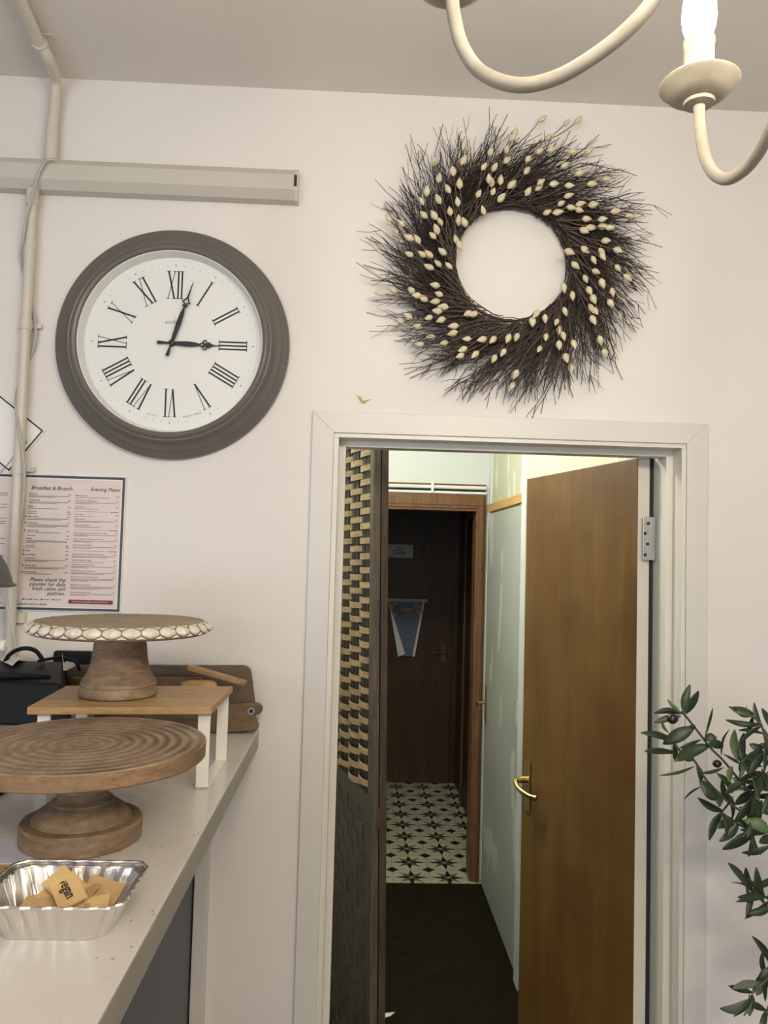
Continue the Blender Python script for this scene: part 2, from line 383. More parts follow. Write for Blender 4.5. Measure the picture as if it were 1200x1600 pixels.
# corridor shell
YF = 2.45
struct('floor_corridor', MB().box(-0.5, 0.9, 0.06, YF+0.02, -0.1, 0), M['carpet'])
XC = 0.735
w = MB(); w.box(XC, XC+0.1, WT+0.04, YF, 0, 2.80)
struct('wall_corridor_right', w, M['plaster'])
struct('wall_corridor_left', MB().box(-0.50, -0.40, WT, YF, 0, 2.80), M['corrwall'])
struct('ceiling_corridor', MB().box(-0.5, 0.9, WT, YF+0.1, 2.78, 2.88), M['corrwall'])
fx = PY(741, 950, YF).x; fz = PY(668, 797, YF).z; fl = fx-0.78
w = MB(); w.box(-0.5, fl-0.02, YF, YF+0.10, 0, 2.8); w.box(fx+0.02, 0.9, YF, YF+0.10, 0, 2.8); w.box(fl-0.02, fx+0.02, YF, YF+0.10, fz+0.02, 2.8)
struct('wall_corridor_end', w, M['corrwall'])
# brown moulded architrave
ox = PY(756, 950, YF).x; oz = PY(668, 769.5, YF).z
w = MB()
def frame(w, a0, a1, y0, y1, zt0, zt1, l0, l1):
    w.box(a0, a1, y0, y1, 0, zt1); w.box(l0, l1, y0, y1, 0, zt1); w.box(l1, a0, y0, y1, zt0, zt1)
frame(w, fx, ox, YF-0.014, YF, fz, oz, fl-(ox-fx), fl)
frame(w, fx+0.012, ox-0.008, YF-0.022, YF-0.014, fz+0.014, oz-0.010, fl-(ox-fx)+0.008, fl-0.012)
frame(w, fx+0.026, ox-0.016, YF-0.027, YF-0.022, fz+0.03, oz-0.02, fl-(ox-fx)+0.016, fl-0.026)
struct('trim_5', w, M['archwood'], bevel=0.002)
w = MB(); frame(w, fx, fx+0.02, YF, YF+0.11, fz, fz+0.02, fl-0.02, fl)
struct('trim_6', w, M['archwood'])
# lobby beyond
YB = 4.22; XB = 0.80
struct('floor_lobby', MB().box(-0.5, XB, YF-0.03, YB, -0.1, 0.006), M['tiles'])
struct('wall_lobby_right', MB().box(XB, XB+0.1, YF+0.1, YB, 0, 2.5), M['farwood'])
struct('wall_lobby_left', MB().box(-0.6, -0.5, YF+0.1, YB+0.1, 0, 2.5), M['corrwall'])
struct('wall_lobby_end', MB().box(-0.6, XB+0.1, YB, YB+0.1, 0, 2.5), M['corrwall'])
struct('ceiling_lobby', MB().box(-0.6, XB+0.1, YF+0.1, YB+0.1, 2.4, 2.5), M['corrwall'])
# door frame in the right lobby wall
w = MB(); w.box(XB-0.02, XB, 2.62, 2.68, 0, 2.06); w.box(XB-0.02, XB, 3.72, 3.79, 0, 2.06); w.box(XB-0.02, XB, 2.62, 3.79, 2.0, 2.07)
struct('trim_7', w, M['archwood'])

# far toilet door
dz = PY(660, 799, YB).z; dr = PY(704, 1000, YB).x
d3 = thing('door_3', None, None, (dr, YB-0.02, 0)); tag(d3, kind='structure')
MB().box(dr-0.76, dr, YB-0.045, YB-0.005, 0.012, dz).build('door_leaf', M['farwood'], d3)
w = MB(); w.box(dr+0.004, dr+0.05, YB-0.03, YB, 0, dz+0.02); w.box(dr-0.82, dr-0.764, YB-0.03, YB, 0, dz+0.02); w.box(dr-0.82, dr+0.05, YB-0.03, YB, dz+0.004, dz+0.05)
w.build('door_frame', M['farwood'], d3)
hp = PY(693, 1018, YB-0.05); q = PY(677, 1018, YB-0.09)
w = MB(); w.box(hp.x-0.018, hp.x+0.018, YB-0.052, YB-0.045, hp.z-0.075, hp.z+0.055)
w.build('handle_plate', M['archwood'], d3)
w = MB(); w.tube([(hp.x, YB-0.045, hp.z), (hp.x, YB-0.09, hp.z), (q.x, YB-0.095, hp.z-0.004)], 0.009, 8)
w.build('door_handle', M['steel'], d3, smooth=True)

# pale grey-green flush door shut in the right wall of the corridor
gx = 0.712
gz = PX(790, 796, gx).z
g0, g1 = 1.50, YF-0.06
d2 = thing('door_2', None, None, (gx, g1, 0)); tag(d2, kind='structure')
MB().box(gx, XC+0.005, g0, g1, 0.012, gz).build('door_leaf', M['greendoor'], d2, bevel=0.002)
hp = PX(751, 1088, gx)
hy = g1-0.05
w = MB().box(gx-0.006, gx, hy-0.020, hy+0.020, hp.z-0.10, hp.z+0.09); w.build('handle_plate', M['brass'], d2, bevel=0.003)
w = MB().tube(spline([(gx, hy, hp.z), (gx-0.035, hy, hp.z), (gx-0.05, hy-0.01, hp.z), (gx-0.052, hy-0.10, hp.z-0.006)], 5), 0.008, 8)
w.build('door_handle', M['brass'], d2, smooth=True)
struct('trim_8', MB().box(XC-0.024, XC, g0-0.05, g1+0.03, gz+0.012, gz+0.052), M['batten'])
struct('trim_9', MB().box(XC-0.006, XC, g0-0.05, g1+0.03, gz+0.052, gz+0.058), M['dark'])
struct('trim_10', MB().box(XC-0.036, XC, 1.42, 1.495, 0, 2.76), M['corrwall'])
struct('trim_11', MB().box(XC-0.012, XC, YF-0.045, YF, 2.03, 2.76), M['corrwall'])

# skirting-free white/brown cable run above far architrave
z1 = PY(650, 754.5, YF).z; z2 = PY(650, 757.5, YF).z; z3 = PY(650, 763, YF).z; z4 = PY(650, 766.5, YF).z; z5 = PY(650, 771, YF).z
xr = PY(759, 765, YF).x
struct('trim_12', MB().box(-0.4, xr, YF-0.012, YF, z2, z1), M['archwood'])
cr = thing('cable_run', 'pair of white cables clipped level above the brown far door frame', 'cable', (0.3, YF-0.02, z3))
sub(MB().tube([(-0.4, YF-0.018, (z2+z3)/2), (xr, YF-0.018, (z2+z3)/2)], (z2-z3)/2, 8), 'cable', M['white'], cr, smooth=True)
sub(MB().tube([(-0.4, YF-0.015, (z4+z5)/2+0.001), (xr, YF-0.015, (z4+z5)/2+0.001)], (z4-z5)/2, 8), 'cable', M['white'], cr, smooth=True)
cx = PY(675, 763, YF).x
sub(MB().box(cx-0.007, cx+0.007, YF-0.034, YF-0.005, z5+0.004, z1+0.006), 'clip', M['white'], cr, bevel=0.002)
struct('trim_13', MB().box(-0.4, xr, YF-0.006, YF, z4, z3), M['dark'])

# ================================================================== BROWN DOOR (door_1)
ya = 0.118
A = PY(995, 900, ya); ztop = PY(994.5, 715, ya).z
B = PZ(823.5, 748.6, ztop)
A2 = Vector((A.x, A.y, 0)); B2 = Vector((B.x, B.y, 0)); dirv = (B2-A2).normalized(); nrm = Vector((dirv.y, -dirv.x, 0))
hx = PY(1021.5, 900, ya).x
print('door', A2, B2, (B2-A2).length, 'edge', hx-A.x, 'z', ztop)
d1 = thing('door_1', None, None, (A.x, A.y, 0)); tag(d1, kind='structure')
th = 0.039
w = MB(); w.hexa([A2+Vector((0, 0, .012)), A2+nrm*th+Vector((0, 0, .012)), B2+nrm*th+Vector((0, 0, .012)), B2+Vector((0, 0, .012))],
                 [A2+Vector((0, 0, ztop)), A2+nrm*th+Vector((0, 0, ztop)), B2+nrm*th+Vector((0, 0, ztop)), B2+Vector((0, 0, ztop))])
for f_ in w.b.faces:
    c = f_.calc_center_median(); n = (c-A2).dot(dirv)
    if n < 0.002 and abs(c.z-ztop/2) < 0.2: f_.material_index = 1
leaf = w.build('door_leaf', [M['doorwood'], M['gloss']], d1, bevel=0.0015)
# hinge on the white edge
hb = PY(1003, 875, ya-0.003); ht = PY(1003, 808, ya-0.003); hr = PY(1023, 840, ya-0.003)
hinge = sub(MB().box(hb.x, hr.x+0.002, ya-0.010, ya-0.004, hb.z, ht.z), 'hinge', M['steel'], d1, bevel=0.0008)
for k in range(5):
    za, zb = hb.z+(ht.z-hb.z)*k/5, hb.z+(ht.z-hb.z)*(k+1)/5
    sub(MB().tube([(hr.x+0.003, ya-0.010, za+0.0006), (hr.x+0.003, ya-0.010, zb-0.0006)], 0.0052, 10), 'knuckle', M['steel'], hinge, smooth=True)
for px_, py_ in ((1013, 818), (1008, 833.5), (1012, 850), (1008, 867)):
    p = PY(px_, py_, ya-0.010)
    sub(MB().lathe([(0.0028, -0.0005), (0.004, 0.0006), (0.0036, 0.0016), (0.0012, 0.0012)], p, '-y', 12), 'screw', M['dark'], hinge, smooth=True)
# lever handle near leading edge
hp = PY(824, 1228, B.y-0.04)
hc = B2-dirv*0.045; hc.z = PY(826, 1224, hc.y).z
w = MB(); a = hc-dirv*0.018-nrm*0.006; c = hc+dirv*0.018-nrm*0.006
w.hexa([Vector((a.x, a.y, hc.z-0.085)), Vector((c.x, c.y, hc.z-0.085)), Vector((c.x, c.y, hc.z-0.085))+nrm*0.005, Vector((a.x, a.y, hc.z-0.085))+nrm*0.005],
       [Vector((a.x, a.y, hc.z+0.07)), Vector((c.x, c.y, hc.z+0.07)), Vector((c.x, c.y, hc.z+0.07))+nrm*0.005, Vector((a.x, a.y, hc.z+0.07))+nrm*0.005])
sub(w, 'handle_plate', M['brass'], d1, bevel=0.0015)
up = Vector((0, 0, 1))
pts = [hc-nrm*0.004+up*0.012, hc-nrm*0.030+up*0.012, hc-nrm*0.046+up*0.008-dirv*0.006, hc-nrm*0.048-dirv*0.04-up*0.004, hc-nrm*0.036-dirv*0.085-up*0.012, hc-nrm*0.022-dirv*0.105-up*0.012]
sub(MB().tube(spline(pts, 5), [0.010]*6+[0.0085]*20, 10), 'door_handle', M['brass'], d1, smooth=True)

# ================================================================== FOLDING SCREEN
yn = 0.30
nb = PY(578.5, 1249, yn); fb = PZ(526, 1196, nb.z)
N2 = Vector((PY(582, 862, yn).x, yn, 0)); sd = Vector((fb.x-nb.x, fb.y-nb.y, 0)).normalized(); sn = Vector((sd.y, -sd.x, 0))  # sn points to +x side
print('screen', nb, fb, sd, sn)
scr = thing('folding_screen', 'folded wooden screen with pale woven slats standing just inside the doorway', 'screen', (N2.x, N2.y, 0))
WS = 0.46; HS = 2.20; zr = nb.z
def sp_(s, off, z):   # local: along panel, offset to the +x side, height
    v = sd*s + sn*off; return Vector((v.x, v.y, z))
def sbox(w, s0, s1, o0, o1, z0, z1, mi=0):
    w.hexa([sp_(s0, o0, z0), sp_(s1, o0, z0), sp_(s1, o1, z0), sp_(s0, o1, z0)], [sp_(s0, o0, z1), sp_(s1, o0, z1), sp_(s1, o1, z1), sp_(s0, o1, z1)], mi)
def locpart(mb, name, m, **kw):
    o = mb.build(name, m, None, **kw); o.parent = scr; return o
w = MB(); sbox(w, 0, 0.034, 0, 0.020, 0.02, HS); locpart(w, 'stile', M['screen'], bevel=0.002)
w = MB(); sbox(w, WS-0.034, WS, 0, 0.020, 0.02, HS); locpart(w, 'stile', M['screen'], bevel=0.002)
w = MB(); sbox(w, 0.034, WS-0.034, 0.002, 0.018, HS-0.05, HS); locpart(w, 'top_rail', M['screen'])
w = MB(); sbox(w, 0.034, WS-0.034, 0.0, 0.018, zr-0.05, zr); locpart(w, 'middle_rail', M['screen'], bevel=0.002)
w = MB(); sbox(w, 0.034, WS-0.034, 0.002, 0.018, 0.02, 0.09); locpart(w, 'bottom_rail', M['screen'])
# flat woven lower infill, dark
w = MB()
nc = 8; pw = (WS-0.068)/nc; rows = 24; rh = (zr-0.05-0.09)/rows
for r_ in range(rows):
    for c_ in range(nc):
        o_ = 0.003 if (r_+c_) % 2 else 0.006
        sbox(w, 0.034+c_*pw+0.001, 0.034+(c_+1)*pw-0.001, o_, 0.014, 0.09+r_*rh+0.001, 0.09+(r_+1)*rh-0.001)
locpart(w, 'lower_infill', M['screen'])
# woven slats: each level slat passes in front of one upright and behind the next
ncol = 4; pc = (WS-0.068)/ncol; rp = 0.0203; nr = int((HS-0.05-zr)/rp)
wv_ = MB()
for r_ in range(nr):
    z0 = zr+r_*rp; seg = 28; prev = None
    wob = random.Random(r_).uniform(-0.002, 0.002)
    for k in range(seg+1):
        s_ = 0.034+(WS-0.068)*k/seg
        ph = pi*(s_-0.034)/pc
        sg = math.sin(ph)*(1 if r_ % 2 else -1)
        off = 0.006 - 0.011*math.copysign(abs(sg)**0.6, sg)
        sag = 0.0015*abs(sg)
        a_ = [wv_.b.verts.new(sp_(s_, off+q, z0+e+wob-sag)) for q, e in ((0, 0.0015), (0, rp-0.002), (0.002, rp-0.002), (0.002, 0.0015))]
        if prev:
            for q in range(4): wv_.b.faces.new([prev[q], prev[(q+1) % 4], a_[(q+1) % 4], a_[q]])
        prev = a_
locpart(wv_, 'woven_slats', M['weave'], smooth=True)
w = MB()
for c_ in range(ncol):
    s_ = 0.034+(c_+0.5)*pc
    for ds in (-0.020, 0.014): sbox(w, s_+ds-0.012, s_+ds+0.016, 0.004, 0.008, zr, HS-0.05)
locpart(w, 'uprights', M['warp'])
# second panel folded flat behind
w = MB(); sbox(w, 0.004, 0.038, 0.024, 0.044, 0.02, HS); sbox(w, WS-0.03, WS+0.004, 0.024, 0.044, 0.02, HS); sbox(w, 0.038, WS-0.03, 0.026, 0.042, HS-0.05, HS); sbox(w, 0.038, WS-0.03, 0.026, 0.042, 0.02, zr)
sbox(w, 0.038, WS-0.03, 0.033, 0.036, zr, HS-0.05)
locpart(w, 'folded_panel', M['screenbrown'], bevel=0.002)
zc_ = PY(588, 1280, yn).z
w = MB(); sbox(w, -0.003, 0.0, 0.016, 0.029, zc_-0.026, zc_+0.026); w2 = locpart(w, 'hinge_plate', M['screenbrown'], bevel=0.0008)
scr.rotation_euler = (0, math.radians(-1.15), 0)
scr.location.x = N2.x + 1.86*math.tan(math.radians(1.15))

# toilet sign and curled paper on the far door
yd = YB-0.046
a = PY(603, 850, yd); c = PY(645, 872, yd)
sg = thing('toilet_sign', 'small pale door sign reading the toilet, on the dark far door', 'sign', (a.x, yd, c.z))
sub(MB().box(a.x, c.x, yd-0.008, yd, c.z, a.z), 'sign_board', M['paleplastic'], sg, bevel=0.001)
w = MB(); mx = (a.x+c.x)/2; mz = (a.z+c.z)/2
textmesh(w.b, 'The', (mx, yd-0.0085, mz+0.006), (1, 0, 0), (0, 0, 1), 0.034, 0.15, 'CENTER', bold=0.0006)
textmesh(w.b, 'Toilet', (mx+0.002, yd-0.0085, mz-0.026), (1, 0, 0), (0, 0, 1), 0.045, 0.15, 'CENTER', bold=0.0008)
sub(w, 'lettering', M['border'], sg)
pp = thing('curled_poster', 'blue paper poster with curled white sides taped to the dark far door', 'poster', PY(635, 1025, yd))
M['bluepaper'] = mat('blue_poster_print', lin(92, 108, 128), 0.5, noise=(18, lin(80, 95, 115), (1, 1, 6)))
M['posterprint'] = mat('poster_patch_print', lin(150, 110, 100), 0.5, noise=(30, lin(170, 150, 110)))
T = [PY(607, 938, yd-0.004), PY(663, 938, yd-0.004), PY(645, 1025, yd-0.03), PY(630, 1025, yd-0.03)]
w = MB(); w.prism(T, (0, -0.0012, 0)); sub(w, 'sheet', M['bluepaper'], pp)
w = MB(); w.prism([PY(607, 938, yd-0.004), PY(633, 1022, yd-0.034), PY(622, 1026, yd-0.038)], (0, -0.0012, 0)); w.prism([PY(664, 938, yd-0.004), PY(648, 1026, yd-0.03), PY(644, 1026, yd-0.034), PY(661, 938, yd-0.006)], (0, -0.0012, 0))
sub(w, 'curled_side', M['white'], pp)
w = MB()
for x_, y_, r_ in ((612, 948, 5), (619, 943, 4), (652, 947, 6), (656, 958, 4), (616, 960, 5)):
    p = PY(x_, y_, yd-0.012); rr = r_*0.0045
    w.prism([(p.x+rr*math.cos(k*pi/5), p.y, p.z+rr*math.sin(k*pi/5)) for k in range(10)], (0, -0.001, 0))
p = PY(626, 950, yd-0.013); q = PY(644, 955, yd-0.013); w.box(p.x, q.x, p.y-0.001, p.y, q.z, p.z)
sub(w, 'printed_pictures', M['posterprint'], pp)
w = MB(); p = PY(604, 935, yd-0.006); q = PY(668, 941, yd-0.006); w.box(p.x, q.x, p.y-0.001, p.y, q.z, p.z); sub(w, 'tape_strip', M['paleplastic'], pp)
# handle of the lobby side door
p = PX(733, 1048, XB-0.03)
d4 = thing('door_4', None, None, (XB, 2.68, 0)); tag(d4, kind='structure')
sub(MB().box(XB-0.012, XB, 2.69, 3.71, 0.01, 1.99), 'door_leaf', M['farwood'], d4)
sub(MB().tube([(XB-0.01, 2.78, p.z), (XB-0.06, 2.78, p.z), (XB-0.065, 2.88, p.z)], 0.009, 8), 'door_handle', M['steel'], d4, smooth=True)
# scraps on the corridor carpet
p = PZ(606, 1586, 0)
w = MB(); w.prism([PZ(598, 1584, 0.001), PZ(617, 1582, 0.001), PZ(610, 1588, 0.001), PZ(606, 1589, 0.001), PZ(598, 1592, 0.001)], (0, 0, 0.002))
tag(w.build('paper_scrap', M['white'], loc=p), 'torn white paper scrap on the dark carpet beside the screen foot', 'paper')

# ================================================================== COUNTER
ZC = 1.350
EX = -0.205
struct_c = thing('counter', 'long white speckled counter top running from the wall towards the viewer', 'counter', (-0.5, -0.9, 0))
w = MB(); w.box(-1.6, EX, -1.62, -0.002, ZC-0.004, ZC); sub(w, 'worktop', M['counter'], struct_c, bevel=0.0008)
sub(MB().box(-1.6, EX-0.0005, -1.62, -0.002, ZC-0.042, ZC-0.004), 'worktop_edge', M['counterside'], struct_c, bevel=0.001)
sub(MB().box(-1.6, -0.335, -1.55, -0.004, 0.0, ZC-0.042), 'cladding', M['cladding'], struct_c)
struct('trim_14', MB().box(PY(306, 1500, 0).x-0.006, PY(325, 1450, 0).x, -0.022, 0, 0, ZC-0.042), M['casing'], bevel=0.002)

# ================================================================== CONDUITS, TRUNKING, CABLE
tr = thing('cable_trunking', 'cream plastic cable trunking running level above the clock', 'trunking', (-0.5, 0, 2.58))
y0 = -0.045
a = PY(0, 251, y0); c = PY(465, 269, y0); e = PY(465, 320, y0)
zt, zb = 2.618, 2.548
xe = c.x
prof = [(0, zt), (-0.030, zt), (y0, zt-0.018), (y0, zb+0.018), (-0.028, zb), (0, zb)]
w = MB(); w.prism([(xe, y_, z_) for y_, z_ in prof], (-(xe+1.6), 0, 0)); sub(w, 'trunking_body', M['trunk'], tr, bevel=0.001)
w = MB(); w.prism([(xe-0.006, y_*1.03, (z_-2.583)*1.03+2.583) for y_, z_ in prof], (0.007, 0, 0)); sub(w, 'end_cap', M['plastic'], tr)
sub(MB().box(xe-0.007, xe-0.001, y0-0.003, y0+0.002, 2.572, 2.598), 'slot', M['dark'], tr)
xt = PY(82, 200, -0.022).x
zu = CEIL-0.018
p1 = PZ(62, 68, zu); p0 = PZ(20, -25, zu)
cu_ = thing('conduit', 'cream plastic conduit bending from the ceiling down to the trunking', 'conduit', (xt, 0, 2.7))
pts = [p0, p1, p1+(p1-p0).normalized()*0.10]
pb = Vector((xt, -0.022, CEIL-0.13))
path = [p0, p1] + spline([p1, PZ(76, 92, zu-0.012), PY(87, 130, -0.035), pb], 8)[1:] + [Vector((xt, -0.022, zt-0.002))]
sub(MB().tube(path, 0.0125, 14), 'pipe', M['plastic'], cu_, smooth=True)
sub(MB().tube([(xt, -0.022, PY(82, 203, -0.022).z), (xt, -0.022, zt)], 0.0142, 14), 'coupler', M['plastic'], cu_, smooth=True)
w = MB(); d = (p1-p0).normalized(); w.tube([p1-d*0.006, p1+d*0.006], 0.0165, 14); w.box(p1.x-0.004, p1.x+0.03, p1.y-0.008, p1.y+0.008, CEIL-0.004, CEIL)
sub(w, 'saddle_clip', M['plastic'], cu_, smooth=True)
xl = PY(40, 515, -0.022).x
cl = thing('conduit', 'cream plastic conduit dropping from the trunking past the menus to the counter', 'conduit', (xl, 0, 2.0))
sub(MB().tube([(xl, -0.022, ZC), (xl, -0.022, zb+0.002)], 0.0115, 14), 'pipe', M['plastic'], cl, smooth=True)
for i, (y1_, y2_) in enumerate(((297, 321), (500, 516), (722, 742))):
    a_, b_ = PY(48, y1_, -0.022).z, PY(48, y2_, -0.022).z
    sub(MB().tube([(xl, -0.022, b_), (xl, -0.022, min(a_, zb))], 0.0138, 14), 'coupler', M['plastic'], cl, smooth=True)
    if i: sub(MB().box(xl+0.006, xl+0.030, -0.012, 0, b_+0.008, b_+0.018), 'clip', M['plastic'], cl, bevel=0.001)
b_ = PY(20, 974, -0.022).z; sub(MB().box(xl-0.022, xl+0.026, -0.012, 0, b_, b_+0.022), 'clip', M['plastic'], cl, bevel=0.001)
cp = [(84, 249, -.050), (72, 252, -.055), (60, 272, -.052), (52, 300, -.045), (42, 335, -.040), (36, 375, -.034), (33, 405, -.012), (42, 450, -.006), (53, 490, -.010), (56, 520, -.012), (52, 545, -.010), (40, 575, -.008),
      (27, 610, -.012), (25, 640, -.03), (31, 680, -.038), (37, 720, -.040), (38, 760, -.036), (34, 800, -.030), (27, 840, -.012), (16, 880, -.0095), (10, 930, -.0095), (14, 975, -.0095)]
tag(MB().tube(spline([PY(x_, y_, d_) for x_, y_, d_ in cp], 6), 0.0034, 8).build('cable', M['cable'], smooth=True, loc=PY(37, 375, -.028)), 'thin grey cable looping around the lower conduit on the wall', 'cable')

# ================================================================== MENUS
def rectxz(w, x0, x1, z0, z1, y, th_=0.0006, mi=0): w.box(x0, x1, y-th_, y, z0, z1, mi)
mr = PY(193, 850, -0.004).x; mt_ = PY(193, 745, -0.004).z; mb_ = PY(190, 957.5, -0.004).z; ml = mr-0.44
men = thing('menu_board', 'pinkish landscape menu with black border listing breakfast and evening plates', 'menu', ((mr+ml)/2, 0, mb_))
sub(MB().box(ml, mr, -0.005, 0, mb_, mt_), 'menu_panel', M['white'], men, bevel=0.0006)
b0 = 0.0020; bw = 0.0055
w = MB(); y = -0.005
rectxz(w, ml+b0, mr-b0, mb_+b0, mb_+b0+bw, y); rectxz(w, ml+b0, mr-b0, mt_-b0-bw, mt_-b0, y)
rectxz(w, ml+b0, ml+b0+bw, mb_+b0+bw, mt_-b0-bw, y); rectxz(w, mr-b0-bw, mr-b0, mb_+b0+bw, mt_-b0-bw, y)
sub(w, 'border', M['border'], men)
w = MB(); rectxz(w, ml+0.0095, mr-0.0100, mb_+0.0095, mt_-0.0100, y, 0.0004); sub(w, 'print_ground', M['menu'], men)
# text laid out from crop measurements (u,v in 1200x1320 view, scale 6)
yt = y-0.0006
def mp(u, v): p = PY(u/6.0, 740+v/6.0, -0.0056); return p
mz = lambda v: mt_ - (v-28)/(1307-28)*(mt_-mb_)
mxs = lambda u: mr - (1165-u)/6.0*0.001428
w = MB(); wr_ = MB(); wl = MB(); wlr = MB()
X = (1, 0, 0); Z = (0, 0, 1)
def tx(bm_, s, u, v, size, shear=0, al='LEFT', bold=0): textmesh(bm_.b, s, (mxs(u), yt-0.0001, mz(v)), X, Z, size, shear, al, bold=bold)
tx(w, 'Breakfast & Brunch', 665, 172, 0.0116, 0.32, 'RIGHT', 0.00012); sub(w, 'heading', M['ink'], men); w = MB()
tx(w, 'Evening Plates', 1112, 172, 0.0116, 0.32, 'RIGHT', 0.00012); sub(w, 'heading', M['inkred'], men); w = MB()
for s, v in (('Please check the', 1032), ('counter for daily', 1073), ('fresh cakes and', 1115), ('pastries.', 1157)): tx(w, s, 644, v, 0.0118, 0.32, 'RIGHT', 0.00012)
sub(w, 'notice_lettering', M['ink'], men); w = MB()
tx(w, 'IF YOU HAVE ANY FOOD ALLERGIES.', 484, 1253, 0.0049, 0, 'RIGHT', 0.0001); sub(w, 'footer_lettering', M['ink'], men); w = MB()
rn = random.Random(5)
left = [('Eggs Royale', 215, 2), ('Eggs Florentine', 273, 2), ('Morito', 333, 1), ('', 377, 0), ('', 397, 0), ('Halloumi Bagel', 428, 2), ('Breakfast Bowl', 487, 3), ('Halloumi Wrap', 559, 1), ('', 604, 0), ('Nachos', 635, 3), ('', 698, 0), ('', 715, 0), ('Chips', 748, 0), ('Cheesy Chips', 783, 0), ('Loaded Fries', 818, 2), ('Hummus Bowl', 886, 2), ('Soup of the Day', 946, 1)]
for s, v, n in left:
    ub = 270-(v-215)*0.012
    if s: tx(w, s, ub, v+5, 0.0040, 0, 'LEFT', 0.00008)
    else: rectxz(wl, mxs(ub), mxs(ub+80), mz(v+3), mz(v-3), yt)
    rectxz(wl, mxs(632), mxs(660), mz(v+2), mz(v-3), yt)
    for k in range(n):
        rectxz(wl, mxs(ub), mxs(ub+(375 if k < n-1 else rn.uniform(90, 330))), mz(v+19+k*10), mz(v+15+k*10), yt)
    if s and s[0] in 'BHSC':
        p = (mxs(ub-20), mz(v)); w.prism([(p[0]+0.0016*math.cos(k*pi/4), yt, p[1]+0.0016*math.sin(k*pi/4)) for k in range(8)], (0, -0.0003, 0))
right = [('Marinated Olives', 220, 1), ('Bread with Olive Oil & Balsamic', 267, 2), ('Garlic Flat Bread', 325, 1), ('-', 368, 0), ('Cheese Board', 398, 1), ('Cheese & Ham', 441, 2), ('Cheese & Olive Board', 497, 1), ('-', 541, 0), ('Roasted Tomato, Avocado & Feta Cream Cheese', 571, 2), ('Burrata with Pesto, Berry, Walnut & Honey', 627, 2), ('Tomato & Mozzarella Salad', 684, 2), ('-', 738, 0), ('Purple Sweet Potatoes with Spicy Tangy Sauce', 770, 2), ('Hummus with Spiced Squash', 826, 1), ('Feta Filo Cigars, Walnut & Honey', 868, 2), ('Grilled Halloumi with Pomegranate', 926, 2), ('Gnocchi with Tomato, Basil & Parmesan', 983, 3), ('Meatballs with Tomato Sauce', 1057, 3), ('Salad with Fresh Green Leaves', 1126, 2)]
for s, v, n in right:
    ub = 702-(v-215)*0.012
    if s == '-':
        rectxz(wlr, mxs(ub), mxs(1010), mz(v+1), mz(v-1), yt); rectxz(wlr, mxs(1030), mxs(1108), mz(v+3), mz(v-3), yt); continue
    tx(wr_, s, ub, v+4, 0.0037, 0, 'LEFT', 0.00005)
    rectxz(wlr, mxs(1080), mxs(1106), mz(v+2), mz(v-3), yt)
    for k in range(n): rectxz(wlr, mxs(ub), mxs(ub+(395 if k < n-1 else rn.uniform(120, 340))), mz(v+19+k*10), mz(v+15+k*10), yt)
for v in (215, 235, 320, 350, 450, 480, 500, 640, 690, 800, 900, 1120, 1140, 1160, 1240):
    rectxz(wl, mxs(-180), mxs(70), mz(v+3), mz(v-2), yt)
for v in (548, 570, 592, 618, 677, 720, 748, 780, 853, 884, 930, 950, 986, 1033, 1080, 1128): rectxz(wlr, mxs(178), mxs(196), mz(v+3), mz(v-3), yt)
for u in (262, 335, 432, 537):
    p = (mxs(u), mz(1200)); w.prism([(p[0]+0.0019*math.cos(k*pi/4), yt, p[1]+0.0019*math.sin(k*pi/4)) for k in range(8)], (0, -0.0003, 0)); rectxz(wl, mxs(u+14), mxs(u+70), mz(1203), mz(1197), yt)
sub(w, 'black_lettering', M['ink'], men); sub(wr_, 'maroon_lettering', M['inkred'], men)
sub(wl, 'small_print', M['inkline'], men); sub(wlr, 'red_small_print', M['redline'], men)
w = MB(); rectxz(w, mxs(680), mxs(1092), mz(1232), mz(1196), yt); sub(w, 'maroon_banner', M['inkred'], men)
w = MB(); textmesh(w.b, 'Please note evening plates are served after 5 pm', (mxs(886), yt-0.0009, mz(1218)), X, Z, 0.0040, 0, 'CENTER'); sub(w, 'banner_lettering', M['white'], men)

# tilted menu: corner points right
cn = PY(68, 673, -0.004); e1 = (PY(0, 618, -0.004)-cn).normalized(); e1.y = 0; e1.normalize(); e2 = Vector((e1.z, 0, -e1.x)); 
if e2.x > 0: e2 = -e2
tm = thing('tilted_menu', 'white menu card with thin black border hung at a slant behind the conduit', 'menu', cn+e1*0.15+e2*0.2)
Y_ = Vector((0, 1, 0))
def slab(w, a0, a1, c0, c1, y_, t_): w.prism([cn+e1*a0+e2*c0+Y_*(y_-cn.y), cn+e1*a1+e2*c0+Y_*(y_-cn.y), cn+e1*a1+e2*c1+Y_*(y_-cn.y), cn+e1*a0+e2*c1+Y_*(y_-cn.y)], (0, -t_, 0))
w = MB(); slab(w, -0.003, 0.30, -0.003, 0.121, 0.0, 0.004); sub(w, 'card', M['white'], tm)
w = MB(); L1, L2, bb = 0.294, 0.118, 0.0035
slab(w, 0, L1, 0, bb, -0.004, 0.0006); slab(w, 0, bb, bb, L2, -0.004, 0.0006); slab(w, L1-bb, L1, bb, L2, -0.004, 0.0006); slab(w, 0, L1, L2-bb, L2, -0.004, 0.0006)
sub(w, 'border', M['border'], tm)
w = MB(); og = cn+e2*0.112+e1*0.010; og.y = -0.0046
textmesh(w.b, 'LET US KNOW IF YOU HAVE ANY', og-e2*0.072, -e2, e1, 0.0062, 0, 'RIGHT', bold=0.0001)
sub(w, 'lettering', M['ink'], tm)

